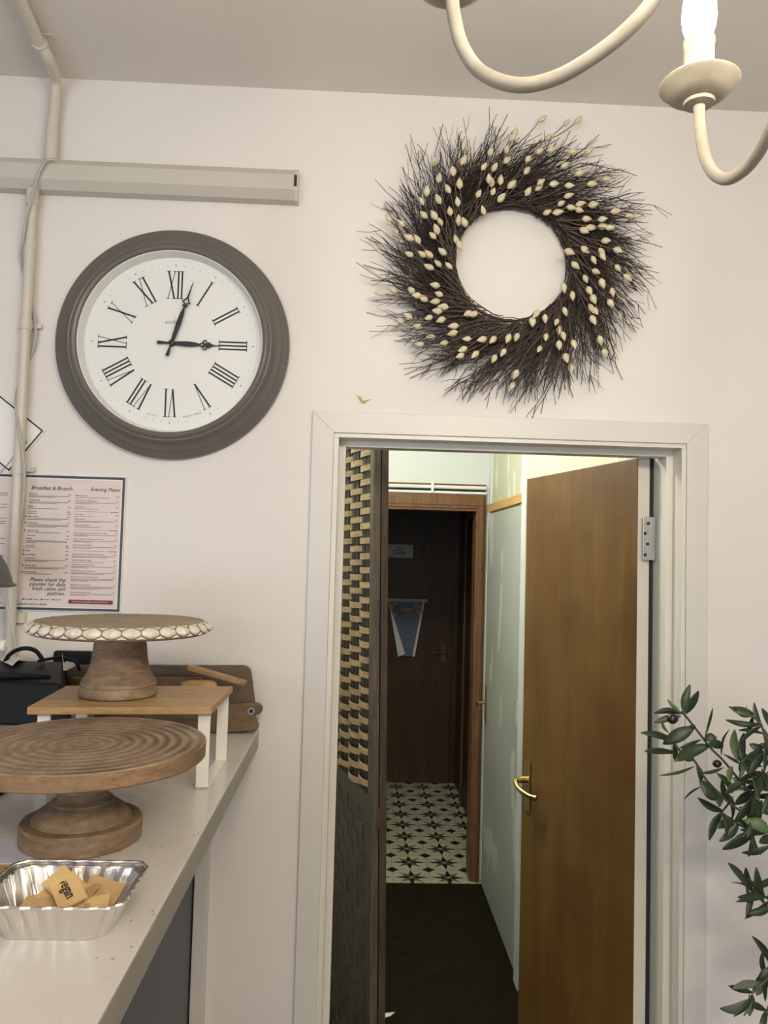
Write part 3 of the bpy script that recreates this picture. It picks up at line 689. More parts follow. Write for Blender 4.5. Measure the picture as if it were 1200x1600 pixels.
# ================================================================== WALL CLOCK
cc_ = PY(269, 536, 0); ck = thing('wall_clock', 'large round clock with taupe moulded frame and roman numerals', 'clock', cc_)
cc = Vector((PY(269.0, 536.0, -0.02).x, 0, PY(269.0, 536.0, -0.02).z))
w = MB(); w.lathe([(0.200, 0.0005), (0.262, 0.0005), (0.2635, 0.006), (0.262, 0.016), (0.254, 0.022), (0.250, 0.0235), (0.248, 0.0255), (0.2455, 0.0275), (0.237, 0.0300), (0.230, 0.0365), (0.227, 0.043), (0.2255, 0.045), (0.2235, 0.0455), (0.2215, 0.0445), (0.218, 0.048), (0.213, 0.0495), (0.208, 0.047), (0.2065, 0.043), (0.206, 0.020), (0.200, 0.018)], cc, '-y', 128, closed=True)
sub(w, 'frame', M['clock'], ck, smooth=True)
w = MB(); w.lathe([(0.2055, 0.012), (0.2058, 0.041), (0.2040, 0.041), (0.199, 0.0165), (0.199, 0.012)], cc, '-y', 96, closed=True); sub(w, 'inner_ring', M['dial'], ck, smooth=True)
hd = 0.0135
w = MB(); w.lathe([(0.0001, hd-0.003), (0.2, hd-0.003), (0.2, hd), (0.0001, hd)], cc, '-y', 96); dial = sub(w, 'dial', M['dial'], ck)
yd_ = -hd-0.0004
def dp(r, ang, du=0.0, y=None):   # clockwise angle from 12, radial r, du sideways
    s_, c_ = math.sin(ang), math.cos(ang)
    return Vector((cc.x + r*s_ + du*c_, yd_ if y is None else y, cc.z + r*c_ - du*s_))
w = MB()
R0, R1 = 0.104, 0.167
def strokes(txt):
    wd = {'I': 0.0082, 'V': 0.0215, 'X': 0.0225}; tot = sum(wd[c] for c in txt); u = -tot/2; out = []
    for c in txt:
        x0, x1 = u, u+wd[c]; xm = (x0+x1)/2
        if c == 'I': out += [(xm, 0, xm, 1, 0.0036), (xm-0.0046, 0, xm+0.0046, 0, 0), (xm-0.0046, 1, xm+0.0046, 1, 0)]
        if c == 'V': out += [(x0+0.004, 1, xm, 0, 0.0038), (x1-0.004, 1, xm, 0, 0.0014), (x0, 1, x0+0.009, 1, 0), (x1-0.008, 1, x1, 1, 0)]
        if c == 'X': out += [(x0+0.004, 1, x1-0.004, 0, 0.0038), (x1-0.004, 1, x0+0.004, 0, 0.0014), (x0, 1, x0+0.009, 1, 0), (x1-0.008, 1, x1, 1, 0), (x0, 0, x0+0.008, 0, 0), (x1-0.009, 0, x1, 0, 0)]
        u += wd[c]
    return out
for h_, s_ in enumerate(['XII', 'I', 'II', 'III', 'IIII', 'V', 'VI', 'VII', 'VIII', 'IX', 'X', 'XI']):
    ang = h_*pi/6; w = MB()
    for u0, v0, u1, v1, th_ in strokes(s_):
        r0, r1 = R0+(R1-R0)*v0, R0+(R1-R0)*v1
        if th_ == 0:
            q = [(u0, r0-0.0006), (u1, r0-0.0006), (u1, r0+0.0008), (u0, r0+0.0008)]
        else: q = [(u0-th_/2, r0), (u0+th_/2, r0), (u1+th_/2, r1), (u1-th_/2, r1)]
        w.prism([dp(r_, ang, u_) for u_, r_ in q], (0, -0.0003, 0))
    sub(w, 'numeral', M['ink'], dial)
w = MB()
for k in range(60):
    big = k % 5 == 0; tw = 0.0009 if big else 0.0004
    q = [(-tw, 0.1785), (tw, 0.1785), (tw, 0.1835 if big else 0.1815), (-tw, 0.1835 if big else 0.1815)]
    w.prism([dp(r_, k*pi/30, u_) for u_, r_ in q], (0, -0.0002, 0))
sub(w, 'minute_marks', M['inkgrey'], dial)
w = MB(); textmesh(w.b, 'acctim', (cc.x-0.001, yd_, cc.z+0.046), X, Z, 0.014, 0, 'CENTER')
p = dp(0.0, 0); w.box(cc.x+0.001, cc.x+0.0015, yd_-0.0002, yd_, cc.z+0.046, cc.z+0.063)
sub(w, 'maker_lettering', M['inkgrey'], dial); w = MB()
textmesh(w.b, 'Designed in England', dp(0.170, math.radians(163)), (math.cos(math.radians(17)), 0, math.sin(math.radians(17))), (-math.sin(math.radians(17)), 0, math.cos(math.radians(17))), 0.0052, 0, 'CENTER')
sub(w, 'dial_lettering', M['inkgrey'], dial); w = MB()
textmesh(w.b, 'No. 21773', dp(0.170, math.radians(194)), (math.cos(math.radians(-14)), 0, math.sin(math.radians(-14))), (-math.sin(math.radians(-14)), 0, math.cos(math.radians(-14))), 0.0052, 0, 'CENTER')
sub(w, 'dial_lettering', M['inkgrey'], dial)
def ringm(w, r, ang, du, rad, thick, y, t_=0.0016, n=20):
    c = dp(r, ang, du, y)
    for k in range(n):
        a0, a1 = 2*pi*k/n, 2*pi*(k+1)/n
        q = [(rad-thick/2, a0), (rad+thick/2, a0), (rad+thick/2, a1), (rad-thick/2, a1)]
        w.prism([(c.x+r_*math.cos(a_), y, c.z+r_*math.sin(a_)) for r_, a_ in q], (0, -t_, 0))
def outline(w, pts, ang, y, t_=0.0016):
    q = [(u, r) for r, u in pts] + [(-u, r) for r, u in pts[::-1]]
    w.prism([dp(r_, ang, u_, y) for u_, r_ in q], (0, -t_, 0))
aH, aM = math.radians(91.5), math.radians(17.0)
w = MB(); yh = -hd-0.006
outline(w, [(-0.034, 0.0034), (-0.028, 0.0036), (-0.012, 0.0022), (0, 0.0032), (0.012, 0.0046), (0.035, 0.0060), (0.052, 0.0046), (0.064, 0.0016)], aH, yh)
for r_, u_ in ((0.067, 0.0), (0.0735, 0.0062), (0.0735, -0.0062)): ringm(w, r_, aH, u_, 0.0042, 0.0024, yh)
outline(w, [(0.075, 0.0015), (0.081, 0.0062), (0.084, 0.0066), (0.088, 0.0030), (0.094, 0.0012), (0.112, 0.0006)], aH, yh)
sub(w, 'hour_hand', M['ink'], ck)
w = MB(); ym = -hd-0.010
outline(w, [(-0.032, 0.0040), (-0.026, 0.0038), (-0.012, 0.0022), (0, 0.0032), (0.015, 0.0044), (0.045, 0.0056), (0.070, 0.0045), (0.085, 0.0020), (0.088, 0.0060), (0.091, 0.0060), (0.0915, 0.0022)], aM, ym)
for sgn in (1, -1):
    w.prism([dp(r_, aM, sgn*u_, ym) for r_, u_ in ((0.0905, 0.0), (0.0965, 0.0085), (0.0985, 0.0110), (0.0995, 0.0080), (0.110, 0.0015), (0.110, 0.0), (0.107, 0.0), (0.0985, 0.0055), (0.094, 0.0))], (0, -0.0016, 0))
outline(w, [(0.107, 0.0020), (0.118, 0.0016), (0.147, 0.0005)], aM, ym)
sub(w, 'minute_hand', M['ink'], ck)
sub(MB().lathe([(0.0065, 0), (0.0065, 0.013), (0.004, 0.0145)], (cc.x, -hd, cc.z), '-y', 20), 'centre_boss', M['ink'], ck, smooth=True)

# ================================================================== WREATH
wc = PY(800, 411, -0.03); wc.y = 0
wt = thing('twig_wreath', 'round dark twig wreath with cream buds hung above the doorway', 'wreath', wc)
R = random.Random(11)
def spiral(th0, r0, r1, a0, a1, n, y0_, y1_, jit=0.0, rr=R):
    """from (th0,r0) outwards; a = angle from radial, clockwise swirl"""
    bend = rr.uniform(-1, 1)*math.radians(26) if jit else 0
    x = wc.x+r0*math.cos(th0); z = wc.z+r0*math.sin(th0); pts = [Vector((x, y0_, z))]
    L = (r1-r0)/math.cos(math.radians((a0+a1)/2)); st = L/n; ja = rr.uniform(-jit, jit)
    for k in range(n):
        t_ = (k+0.5)/n; th = math.atan2(z-wc.z, x-wc.x); a_ = th - math.radians(a0+(a1-a0)*t_+ja) + rr.uniform(-jit, jit)*0.016 + bend*(t_-0.4)
        x += st*math.cos(a_); z += st*math.sin(a_); pts.append(Vector((x, min(-0.004, y0_+(y1_-y0_)*(k+1)/n+rr.uniform(-.003, .003)), z)))
    return pts
w = MB()
# wound core ring
for k in range(110):
    th = R.uniform(0, 2*pi); r_ = 0.131+abs(R.gauss(0, 0.018)); y_ = -0.034+R.uniform(-0.022, 0.022); n = 9; sp = R.uniform(0.7, 1.6)
    w.tube([(wc.x+(r_+R.uniform(-.003, .003))*math.cos(th-sp*i/n), y_+R.uniform(-.003, .003), wc.z+(r_+R.uniform(-.003, .003))*math.sin(th-sp*i/n)) for i in range(n+1)], R.uniform(0.0010, 0.0020), 4, cap=False)
for k in range(900):
    th = R.uniform(0, 2*pi); r0 = R.uniform(0.130, 0.185); ro = 0.305-abs(R.gauss(0, 0.034))
    if r0 > ro-0.04: ro = r0+0.05
    yy = R.uniform(-0.055, -0.008)
    pts = spiral(th, r0, ro, R.uniform(62, 82), R.uniform(18, 44), 7, yy, min(-0.006, yy+R.uniform(-0.03, 0.03)), 17)
    rad = R.uniform(0.0009, 0.0014); w.tube(pts, [rad*(1-0.35*i/7) for i in range(8)], 3, cap=False)
    for q in range(R.choice((1, 2, 3, 3))):
        i = R.randint(2, 6); p = pts[i]; d = (pts[i+1]-pts[i]).normalized(); sg_ = R.choice((-1, 1)); a_ = math.radians(R.uniform(18, 42))*sg_
        d2_ = Vector((d.x*math.cos(a_)-d.z*math.sin(a_), R.uniform(-0.3, 0.2), d.x*math.sin(a_)+d.z*math.cos(a_))).normalized()
        l = R.uniform(0.018, 0.06); m1 = p+d2_*l*0.5; e_ = m1+(d2_*0.6+d*0.4)*l*0.5
        for v_ in (m1, e_): v_.y = min(v_.y, -0.003)
        w.tube([p, m1, e_], [rad*0.7, rad*0.6, rad*0.4], 3, cap=False)
tag(sub(w, 'twigs', M['twig'], wt), kind='stuff')
bA = [(183,853),(240,950),(285,895),(345,1005),(410,1020),(345,1135),(447,1135),(500,1135),(605,1115),(530,990),(560,940),(585,880),(540,830),(460,828),(443,720),(485,640),(573,705),(580,540),(548,412),(688,485),(770,290),(772,400),(740,583),(648,625),(725,725),(665,800),(733,870),(778,885),(712,1020),(738,1065),(925,793),(890,663),(1003,645),(1068,693),(992,575),(1062,555),(1015,455),(932,450),(982,335),(1110,315),(1112,400),(1148,590),(1175,180),(1155,225),(970,545)]
bB = [(240,75),(428,105),(522,83),(292,222),(218,330),(310,315),(128,390),(118,482),(478,335),(600,328),(415,440),(530,503),(228,570),(213,610),(330,587),(450,600),(445,677),(127,645),(5,590),(740,548),(628,587),(385,738),(465,772),(535,742),(525,792),(638,748),(360,808),(276,808),(585,860),(618,928),(565,952),(708,862),(765,928),(712,920),(812,800),(918,840),(735,1030),(450,1118),(572,1103),(703,1120),(830,1105)]
bC = [(570,58),(655,75),(500,85),(548,228),(578,297),(118,292),(222,265),(362,267),(405,308),(455,330),(550,355),(612,397),(565,430),(805,450),(850,455),(500,482),(595,500),(337,467),(275,505),(415,550),(692,547),(685,603),(515,633),(428,690),(620,680),(798,648),(915,652),(1000,655),(765,730),(745,780),(862,770),(1120,645),(1080,755),(1010,803),(1185,635),(1170,925),(1145,1020)]
bD = [(497,75),(640,32),(657,122),(575,180),(705,215),(828,95),(905,170),(405,250),(473,312),(605,272),(785,283),(637,337),(772,370),(415,435),(188,453),(258,490),(348,517),(370,580),(402,625),(368,697),(265,635),(213,728),(485,690),(422,797),(460,880),(650,430),(620,410),(635,500),(848,465),(690,660),(725,760),(40,632),(28,925),(160,515),(710,5)]
bp = [(570+x*.2, 170+y*.2) for x, y in bA]+[(800+x*.2, 170+y*.2) for x, y in bB]+[(570+x*.2, 400+y*.2) for x, y in bC]+[(800+x*.2, 400+y*.2) for x, y in bD]
ws = MB(); buds = []
for i, (x_, y_) in enumerate(bp):
    yy = R.uniform(-0.085, -0.062); p = PY(x_, y_, yy); th = math.atan2(p.z-wc.z, p.x-wc.x); rr_ = math.hypot(p.x-wc.x, p.z-wc.z)
    if rr_ > 0.27: yy = -0.05; p = PY(x_, y_, yy)
    a_ = th-math.radians(R.uniform(15, 62)); d = Vector((math.cos(a_), R.uniform(-.35, .1), math.sin(a_))).normalized()
    L_ = R.uniform(0.0200, 0.0265); buds.append((L_, p, d))
    # stem running back into the wreath along the swirl
    q = p-d*L_*0.45; pts = [q]; x2, z2, y2 = q.x, q.z, q.y; ln = max(0.03, min(0.13, (rr_-0.128)*1.15)); n = 7
    for k in range(n):
        if math.hypot(x2-wc.x, z2-wc.z) < 0.137: break
        th2 = math.atan2(z2-wc.z, x2-wc.x); aa = th2-math.radians(25+50*k/n); x2 -= ln/n*math.cos(aa); z2 -= ln/n*math.sin(aa); y2 += (-0.045-yy)/n
        pts.append(Vector((x2, y2, z2)))
    
    if len(pts) > 1: ws.tube(pts, [0.0009+0.0004*k/n for k in range(len(pts))], 5, cap=False)
sub(ws, 'bud_stems', M['stem'], wt, smooth=True)
buds.sort(key=lambda b_: -b_[0]); rest = MB()
for i, (L_, p, d) in enumerate(buds):
    if i < 99:
        sub(MB().ell(p, d, L_, L_*R.uniform(0.55, 0.68), 0.5), 'bud', M['bud'], wt, smooth=True)
    else: rest.ell(p, d, L_, L_*R.uniform(0.55, 0.68), 0.5)
tag(sub(rest, 'small_buds', M['bud'], wt, smooth=True), kind='stuff')
# dried sprig stuck on the wall
p = PY(567, 626, -0.004)
w = MB().ell(p+Vector((-0.004, -0.002, 0.003)), (0.5, 0, -1), 0.018, 0.006, 0.5).ell(p+Vector((0.004, -0.002, -0.002)), (1, 0, .3), 0.014, 0.006).tube([PY(556, 617, -0.003), p, PY(580, 624, -0.003)], 0.0007, 5)
tag(w.build('dried_sprig', M['kraft'], loc=p, smooth=True), 'tiny dried cream sprig stuck to the wall below the wreath', 'sprig')

# ================================================================== CHANDELIER
hub = Vector((0.31, -1.25, 0)); ch = thing('chandelier', 'cream candle chandelier with curved arms hanging from the ceiling', 'chandelier', (hub.x, hub.y, CEIL))
zcup = 2.190
w = MB(); w.lathe([(0.004, -0.20), (0.018, -0.185), (0.026, -0.16), (0.018, -0.135), (0.012, -0.12), (0.02, -0.09), (0.034, -0.05), (0.038, -0.01), (0.03, 0.03), (0.016, 0.06), (0.012, 0.10), (0.012, 0.22), (0.02, 0.24), (0.008, 0.27)], (hub.x, hub.y, zcup+0.12), 'z', 32)
sub(w, 'body', M['chand'], ch, smooth=True)
sub(MB().tube([(hub.x, hub.y, zcup+0.38), (hub.x, hub.y, CEIL-0.02)], 0.005, 8), 'suspension_rod', M['chand'], ch)
sub(MB().lathe([(0.055, 0), (0.055, -0.006), (0.03, -0.025), (0.008, -0.03)], (hub.x, hub.y, CEIL), 'z', 32), 'ceiling_rose', M['chand'], ch, smooth=True)
def cupset(c, zc0, arm_pts):
    arm = sub(MB().tube(spline(arm_pts, 8), 0.0057, 14), 'arm', M['chand'], ch, smooth=True)
    pan = sub(MB().lathe([(0.0070, -0.006), (0.015, -0.004), (0.0155, -0.001), (0.014, 0.0005), (0.022, 0.002), (0.030, 0.007), (0.0370, 0.0150), (0.0390, 0.0165), (0.0395, 0.0180), (0.0380, 0.0195), (0.0350, 0.0175), (0.026, 0.0105), (0.014, 0.006), (0.0001, 0.006)], (c.x, c.y, zc0), 'z', 48), 'drip_pan', M['chand'], arm, smooth=True)
    sl = sub(MB().lathe([(0.0148, 0.006), (0.0148, 0.058), (0.0155, 0.060), (0.0155, 0.064), (0.010, 0.066)], (c.x, c.y, zc0), 'z', 32), 'candle_sleeve', M['sleeve'], arm, smooth=True)
    bl = sub(MB().lathe([(0.0085, 0.060), (0.0125, 0.068), (0.0158, 0.078), (0.0170, 0.088), (0.0165, 0.100), (0.0140, 0.113), (0.0100, 0.127), (0.0060, 0.139), (0.0020, 0.147)], (c.x, c.y, zc0), 'z', 24), 'bulb', M['bulb'], arm, smooth=True)
c1 = PY(706, -12, -1.14); c2 = PY(1092, 158, -1.00)
hz = zcup+0.12
end = Vector((hub.x, hub.y, hz+0.02))
cupset(c1, c1.z, [c1, PY(709, 22, -1.145), PY(722, 72, -1.15), PY(752, 113, -1.16), PY(808, 133, -1.175), PY(870, 121, -1.185), PY(935, 83, -1.20), PY(985, 42, -1.212), PY(1022, 0, -1.22), PY(1052, -48, -1.228), PY(1095, -130, -1.238), PY(1150, -240, -1.245), end])
cupset(c2, c2.z, [c2, PY(1094, 195, -1.005), PY(1100, 238, -1.02), PY(1113, 268, -1.04), PY(1135, 280, -1.06), PY(1162, 266, -1.085), PY(1185, 238, -1.11), PY(1202, 205, -1.13), PY(1225, 150, -1.155), PY(1250, 70, -1.185), PY(1275, -60, -1.22), end])
for ang in (10, -62, -134):
    dv_ = Vector((math.cos(math.radians(ang)), math.sin(math.radians(ang)), 0)); c = hub+dv_*0.255; c.z = zcup
    P_ = [c, c-Vector((0, 0, .03)), c-dv_*0.012-Vector((0, 0, .065)), c-dv_*0.045-Vector((0, 0, .088)), c-dv_*0.10-Vector((0, 0, .07)), c-dv_*0.16-Vector((0, 0, .0)), c-dv_*0.21+Vector((0, 0, .08)), end]
    cupset(c, zcup, P_)

# ================================================================== OBJECTS ON THE COUNTER
# riser shelf
zt_ = ZC+0.137
Q = [PZ(42, 1105, zt_), PZ(331, 1105, zt_), PZ(364, 1072, zt_), PZ(104, 1071, zt_)]
print('riser', [tuple(round(c, 3) for c in q) for q in Q])
rs_ = thing('riser_shelf', 'small oak topped riser with white metal legs carrying the carved cake stand', 'riser', (Q[0]+Q[2])/2-Vector((0, 0, 0.137)))
sub(MB().prism([q-Vector((0, 0, 0.012)) for q in Q], (0, 0, 0.012)), 'shelf_top', M['riser'], rs_, bevel=0.0015)
ed = (Q[1]-Q[0]).normalized(); bd = (Q[3]-Q[0]).normalized(); bd = (Q[2]-Q[1]).normalized()
for base, s_ in ((Q[1], -1), (Q[0], 1)):
    o = base+ed*(0.004 if s_ < 0 else 0.012)*s_+Vector((0, 0, 0))
    o.z = ZC; wd_ = ed*0.020*s_; dp_ = bd*0.172; t_ = bd*0.004; of = bd*0.012
    o = o+of
    w = MB(); U = Vector((0, 0, 1))
    for st in (Vector((0, 0, 0)), dp_-t_): w.prism([o+st, o+st+wd_, o+st+wd_+t_, o+st+t_], U*0.125)
    w.prism([o, o+wd_, o+wd_+dp_, o+dp_], U*0.004); w.prism([o+U*0.121, o+wd_+U*0.121, o+wd_+dp_+U*0.121, o+dp_+U*0.121], U*0.004)
    sub(w, 'leg_frame', M['whitepaint'], rs_, bevel=0.0006)

# carved cake stand on the riser
uc = PZ(187.5, 1083, zt_); uc = Vector((uc.x, uc.y, zt_))
uc.y = -1.75+1.385; uc.x = PY(185.5, 1070, uc.y).x
k_ = thing('cake_stand', 'pedestal cake stand with whitewashed carved petal rim, on the oak riser', 'cake stand', uc)
w = MB(); w.lathe([(r_*0.965, h_) for r_, h_ in [(0.064, 0), (0.0685, 0.003), (0.0695, 0.010), (0.066, 0.016), (0.0655, 0.018), (0.067, 0.021), (0.064, 0.028), (0.056, 0.040), (0.0515, 0.052), (0.049, 0.066), (0.0475, 0.080), (0.0465, 0.084), (0.0470, 0.086), (0.0445, 0.100), (0.0435, 0.108)]], uc, 'z', 56); sub(w, 'pedestal', M['stand'], k_, smooth=True)
Hp = zt_+0.1075
w = MB(); w.lathe([(r_*0.935, h_*0.82) for r_, h_ in [(0.045, 0.0), (0.130, 0.0), (0.155, 0.002), (0.163, 0.0055), (0.1655, 0.010), (0.1645, 0.016), (0.1600, 0.023), (0.152, 0.0275), (0.146, 0.0285), (0.0001, 0.0285)]], (uc.x, uc.y, Hp), 'z', 96); pl = sub(w, 'plate', M['standtop'], k_, smooth=True)
NP = 32
def rimp(a, h, o_=0.0):   # point on bulging rim at height h (0..1)
    prof = [(0.1580, 0.0035), (0.1645, 0.0065), (0.1668, 0.0110), (0.1658, 0.0165), (0.1615, 0.0230), (0.1550, 0.0272), (0.1500, 0.0290)]
    x = h*(len(prof)-1); i = min(int(x), len(prof)-2); f_ = x-i
    r_ = (prof[i][0]*(1-f_)+prof[i+1][0]*f_)*0.935+o_; z_ = prof[i][1]*(1-f_)+prof[i+1][1]*f_
    return Vector((uc.x+r_*math.cos(a), uc.y+r_*math.sin(a), Hp+z_*0.82))
w = MB()
for k in range(NP):
    a0 = 2*pi*k/NP; da = 2*pi/NP; n = 6
    L_, C_, R_ = [], [], []
    for i in range(n+1):
        t_ = i/n; ww = 0.485*math.sin(pi*t_)**1.15*da; h_ = 0.22+0.72*t_
        L_.append(w.b.verts.new(rimp(a0-ww-1e-4, h_, 0.0004))); C_.append(w.b.verts.new(rimp(a0, h_, 0.0004+0.0050*(1-abs(2*t_-1)**1.6)))); R_.append(w.b.verts.new(rimp(a0+ww+1e-4, h_, 0.0004)))
    for i in range(n):
        w.b.faces.new([L_[i], C_[i], C_[i+1], L_[i+1]]); w.b.faces.new([C_[i], R_[i], R_[i+1], C_[i+1]])
    am = a0+da/2
    for hb_, hm_ in ((0.97, 0.76), (0.19, 0.40)):
        v = [w.b.verts.new(q) for q in (rimp(am-da*0.30, hb_, 0.0006), rimp(am+da*0.30, hb_, 0.0006), rimp(am, hm_, 0.0008), rimp(am, (hb_*2+hm_)/3, 0.0026))]
        for tr_ in ((0, 1, 3), (1, 2, 3), (2, 0, 3)): w.b.faces.new([v[j] for j in tr_])
sub(w, 'carved_rim', M['petal'], pl)

# lower ringed cake stand
lc = Vector((PY(129.5, 1250, -1.75+1.084).x, -1.75+1.084, ZC))
k_ = thing('cake_stand', 'thick round wooden cake stand with raised growth rings and turned foot, on the counter', 'cake stand', lc)
w = MB(); w.lathe([(r_*(0.925 if r_ > 0.03 else 1), h_) for r_, h_ in [(0.083, 0), (0.0855, 0.002), (0.0860, 0.0245), (0.0835, 0.0275), (0.0790, 0.0280), (0.0700, 0.0285), (0.0690, 0.0310), (0.0660, 0.0340), (0.0610, 0.0400), (0.0530, 0.0455), (0.0460, 0.0490), (0.0440, 0.0505), (0.0435, 0.0530), (0.0405, 0.0550), (0.0360, 0.0575), (0.0345, 0.0610), (0.0310, 0.0650), (0.0290, 0.0690), (0.0275, 0.0720), (0.0245, 0.0740), (0.0240, 0.0830), (0.0240, 0.1075)]], lc, 'z', 64); sub(w, 'turned_foot', M['stand'], k_, smooth=True)
pc_ = Vector((lc.x, lc.y, ZC+0.107)); 
wobf = lambda a: 0.006*math.sin(2*a+0.6)+0.004*math.sin(3*a+2)+0.0015*math.sin(9*a)
w = MB(); w.lathe([(0.024, 0.0), (0.1575, 0.0), (0.1600, 0.002), (0.1605, 0.0210), (0.159, 0.0226), (0.0001, 0.0232)], pc_, 'z', 96, wob=wobf)
w.b.faces.ensure_lookup_table()
M['bark'] = wood('warm_plate_edge', lin(122, 96, 70), lin(156, 126, 94), (5, 5, 18), 5, 0.6, 0.3, 0.3, patches=(9, lin(118, 100, 78), 0.7))
for f_ in w.b.faces:
    c = f_.calc_center_median()
    if math.hypot(c.x-pc_.x, c.y-pc_.y) > 0.15 and c.z < pc_.z+0.0218: f_.material_index = 1
po = w.build('plate', [M['rings'], M['bark']], None, smooth=True, loc=pc_); po.parent = k_; po.location = Vector((0, 0, 0.107))

# foil tray
x0, x1, ya_, yb_ = -0.374, -0.224, -0.960, -0.845; ht_ = 0.041
fc = Vector(((x0+x1)/2, (ya_+yb_)/2, ZC)); hw, hl = (x1-x0)/2, (yb_-ya_)/2
ft = thing('foil_tray', 'crinkled aluminium foil tray holding paper sachets, on the counter', 'tray', fc)
def rrect(hw_, hl_, rc, n=10, per=26):
    pts = []
    for (sx_, sy_, a0) in ((1, 1, 0), (-1, 1, pi/2), (-1, -1, pi), (1, -1, 1.5*pi)):
        for k in range(n+1):
            a_ = a0+pi/2*k/n; pts.append((sx_*(hw_-rc)+rc*math.cos(a_), sy_*(hl_-rc)+rc*math.sin(a_)))
        # straight run to the next corner
        nx = {(1, 1): (-1, 1), (-1, 1): (-1, -1), (-1, -1): (1, -1), (1, -1): (1, 1)}[(sx_, sy_)]
        b0_ = pts[-1]; a1_ = a0+pi/2; e_ = (nx[0]*(hw_-rc)+rc*math.cos(a1_), nx[1]*(hl_-rc)+rc*math.sin(a1_))
        for k in range(1, per): t_ = k/per; pts.append((b0_[0]*(1-t_)+e_[0]*t_, b0_[1]*(1-t_)+e_[1]*t_))
    return pts
w = MB(); rings = []
R2 = random.Random(3)
prof = [(-0.016, 0.0006, 0, 0), (-0.013, 0.0006, 0, 0), (-0.012, 0.004, 0.25, 0), (-0.006, 0.022, 1, 0), (-0.001, 0.036, 0.6, 0), (0.000, 0.0375, 0.2, 0), (0.0065, 0.0385, 0.3, 1), (0.0080, 0.0400, 0.5, 1), (0.0072, 0.0413, 0.5, 1), (0.0058, 0.0410, 0.3, 1), (0.0052, 0.0398, 0.2, 1)]
jit_ = None
for off, h_, cr_, _ in prof:
    pts = rrect(hw+off-0.006, hl+off-0.006, 0.022); n = len(pts)
    if jit_ is None: jit_ = [R2.uniform(-1, 1) for _ in range(n)]
    ring = []
    for i, (a_, b_) in enumerate(pts):
        nx_, ny_ = a_/hw, b_/hl; l = math.hypot(nx_, ny_); sgn = math.sin(i*pi/2.6)
        amp = 0.0019*cr_*sgn+0.0005*cr_*jit_[i]
        ring.append(w.b.verts.new((fc.x+a_+amp*nx_/l, fc.y+b_+amp*ny_/l, ZC+h_+0.0006*cr_*jit_[(i*7) % n]*(h_ > 0.03))))
    rings.append(ring)
for a_, c_ in zip(rings, rings[1:]):
    n = len(a_)
    for i in range(n): w.b.faces.new([a_[i], a_[(i+1) % n], c_[(i+1) % n], c_[i]])
w.b.faces.new(rings[0][::-1])
fo = sub(w, 'tray_shell', M['foil'], ft); sm = fo.modifiers.new('thickness', 'SOLIDIFY'); sm.thickness = 0.0004; sm.offset = 1
# sachets
def sachet(cx, cy, z, lx, ly, rz, tilt, m_, text, label, rx=0.0, curl=0.0):
    root = thing('paper_sachet', label, 'sachet', (cx, cy, z), 'kraft paper sachets in the foil tray')
    w = MB(); n = 6
    top = [[w.b.verts.new((-lx/2+lx*i/n, s_*ly/2, 0.0016+curl*((i/n-0.5)**2)*4)) for i in range(n+1)] for s_ in (-1, 1)]
    bot = [[w.b.verts.new((-lx/2+lx*i/n, s_*ly/2, 0.0002+curl*((i/n-0.5)**2)*4)) for i in range(n+1)] for s_ in (-1, 1)]
    for i in range(n):
        w.b.faces.new([top[0][i], top[0][i+1], top[1][i+1], top[1][i]]); w.b.faces.new([bot[1][i], bot[1][i+1], bot[0][i+1], bot[0][i]])
        for a_, b_ in ((top[0], bot[0]), (bot[1], top[1])): w.b.faces.new([b_[i], b_[i+1], a_[i+1], a_[i]])
    for e_ in (0, n): w.b.faces.new([top[0][e_], top[1][e_], bot[1][e_], bot[0][e_]])
    o_ = w.build('packet', m_, None); o_.parent = root
    w = MB()
    if text: textmesh(w.b, text, (-lx*0.40, -0.004, 0.0021+curl*0.3), (1, 0, 0), (0, 1, 0), 0.0150, 0, 'LEFT', bold=0.0002)
    else:
        w.box(-lx*0.2, -lx*0.02, -0.004, 0.002, 0.0016+curl*0.2, 0.0020+curl*0.2)
    o_ = w.build('print', M['ink'] if text else M['kraftdark'], None); o_.parent = root
    root.rotation_euler = (rx, tilt, rz); return root
D = math.radians
sach = [(-.322, -.898, .013, .062, .036, D(62), D(-12), 'kraft', 'vegan', 'kraft sachet printed vegan, lying aslant at the left of the foil tray', D(10)),
 (-.330, -.915, .009, .046, .034, D(12), D(3), 'kraft', None, 'plain kraft sachet flat in the left front of the foil tray', 0),
 (-.292, -.911, .033, .052, .028, D(-56), D(10), 'kraft', 'vegan', 'kraft sachet printed vegan, topmost at the front middle of the foil tray', D(18)),
 (-.305, -.917, .020, .062, .024, D(3), D(0), 'kraftdark', None, 'long darker kraft sachet along the front of the foil tray', D(20)),
 (-.276, -.912, .020, .048, .034, D(12), D(4), 'kraft', None, 'kraft sachet in the middle right of the foil tray', D(10)),
 (-.262, -.892, .024, .040, .030, D(-15), D(8), 'kraftdark', None, 'darker kraft sachet standing against the right side of the foil tray', D(40)),
 (-.292, -.892, .022, .052, .032, D(-30), D(-8), 'kraftdark', None, 'darker kraft sachet at the back middle of the foil tray', D(22)),
 (-.306, -.880, .026, .050, .028, D(-38), D(10), 'kraft', None, 'kraft sachet leaning on the back wall of the foil tray', D(30)),
 (-.266, -.916, .022, .036, .026, D(10), D(-4), 'kraft', None, 'kraft sachet lying in the front right corner of the foil tray', D(10)),
 (-.336, -.888, .007, .042, .030, D(80), D(0), 'kraftdark', None, 'darker kraft sachet low in the back left of the foil tray', 0)]
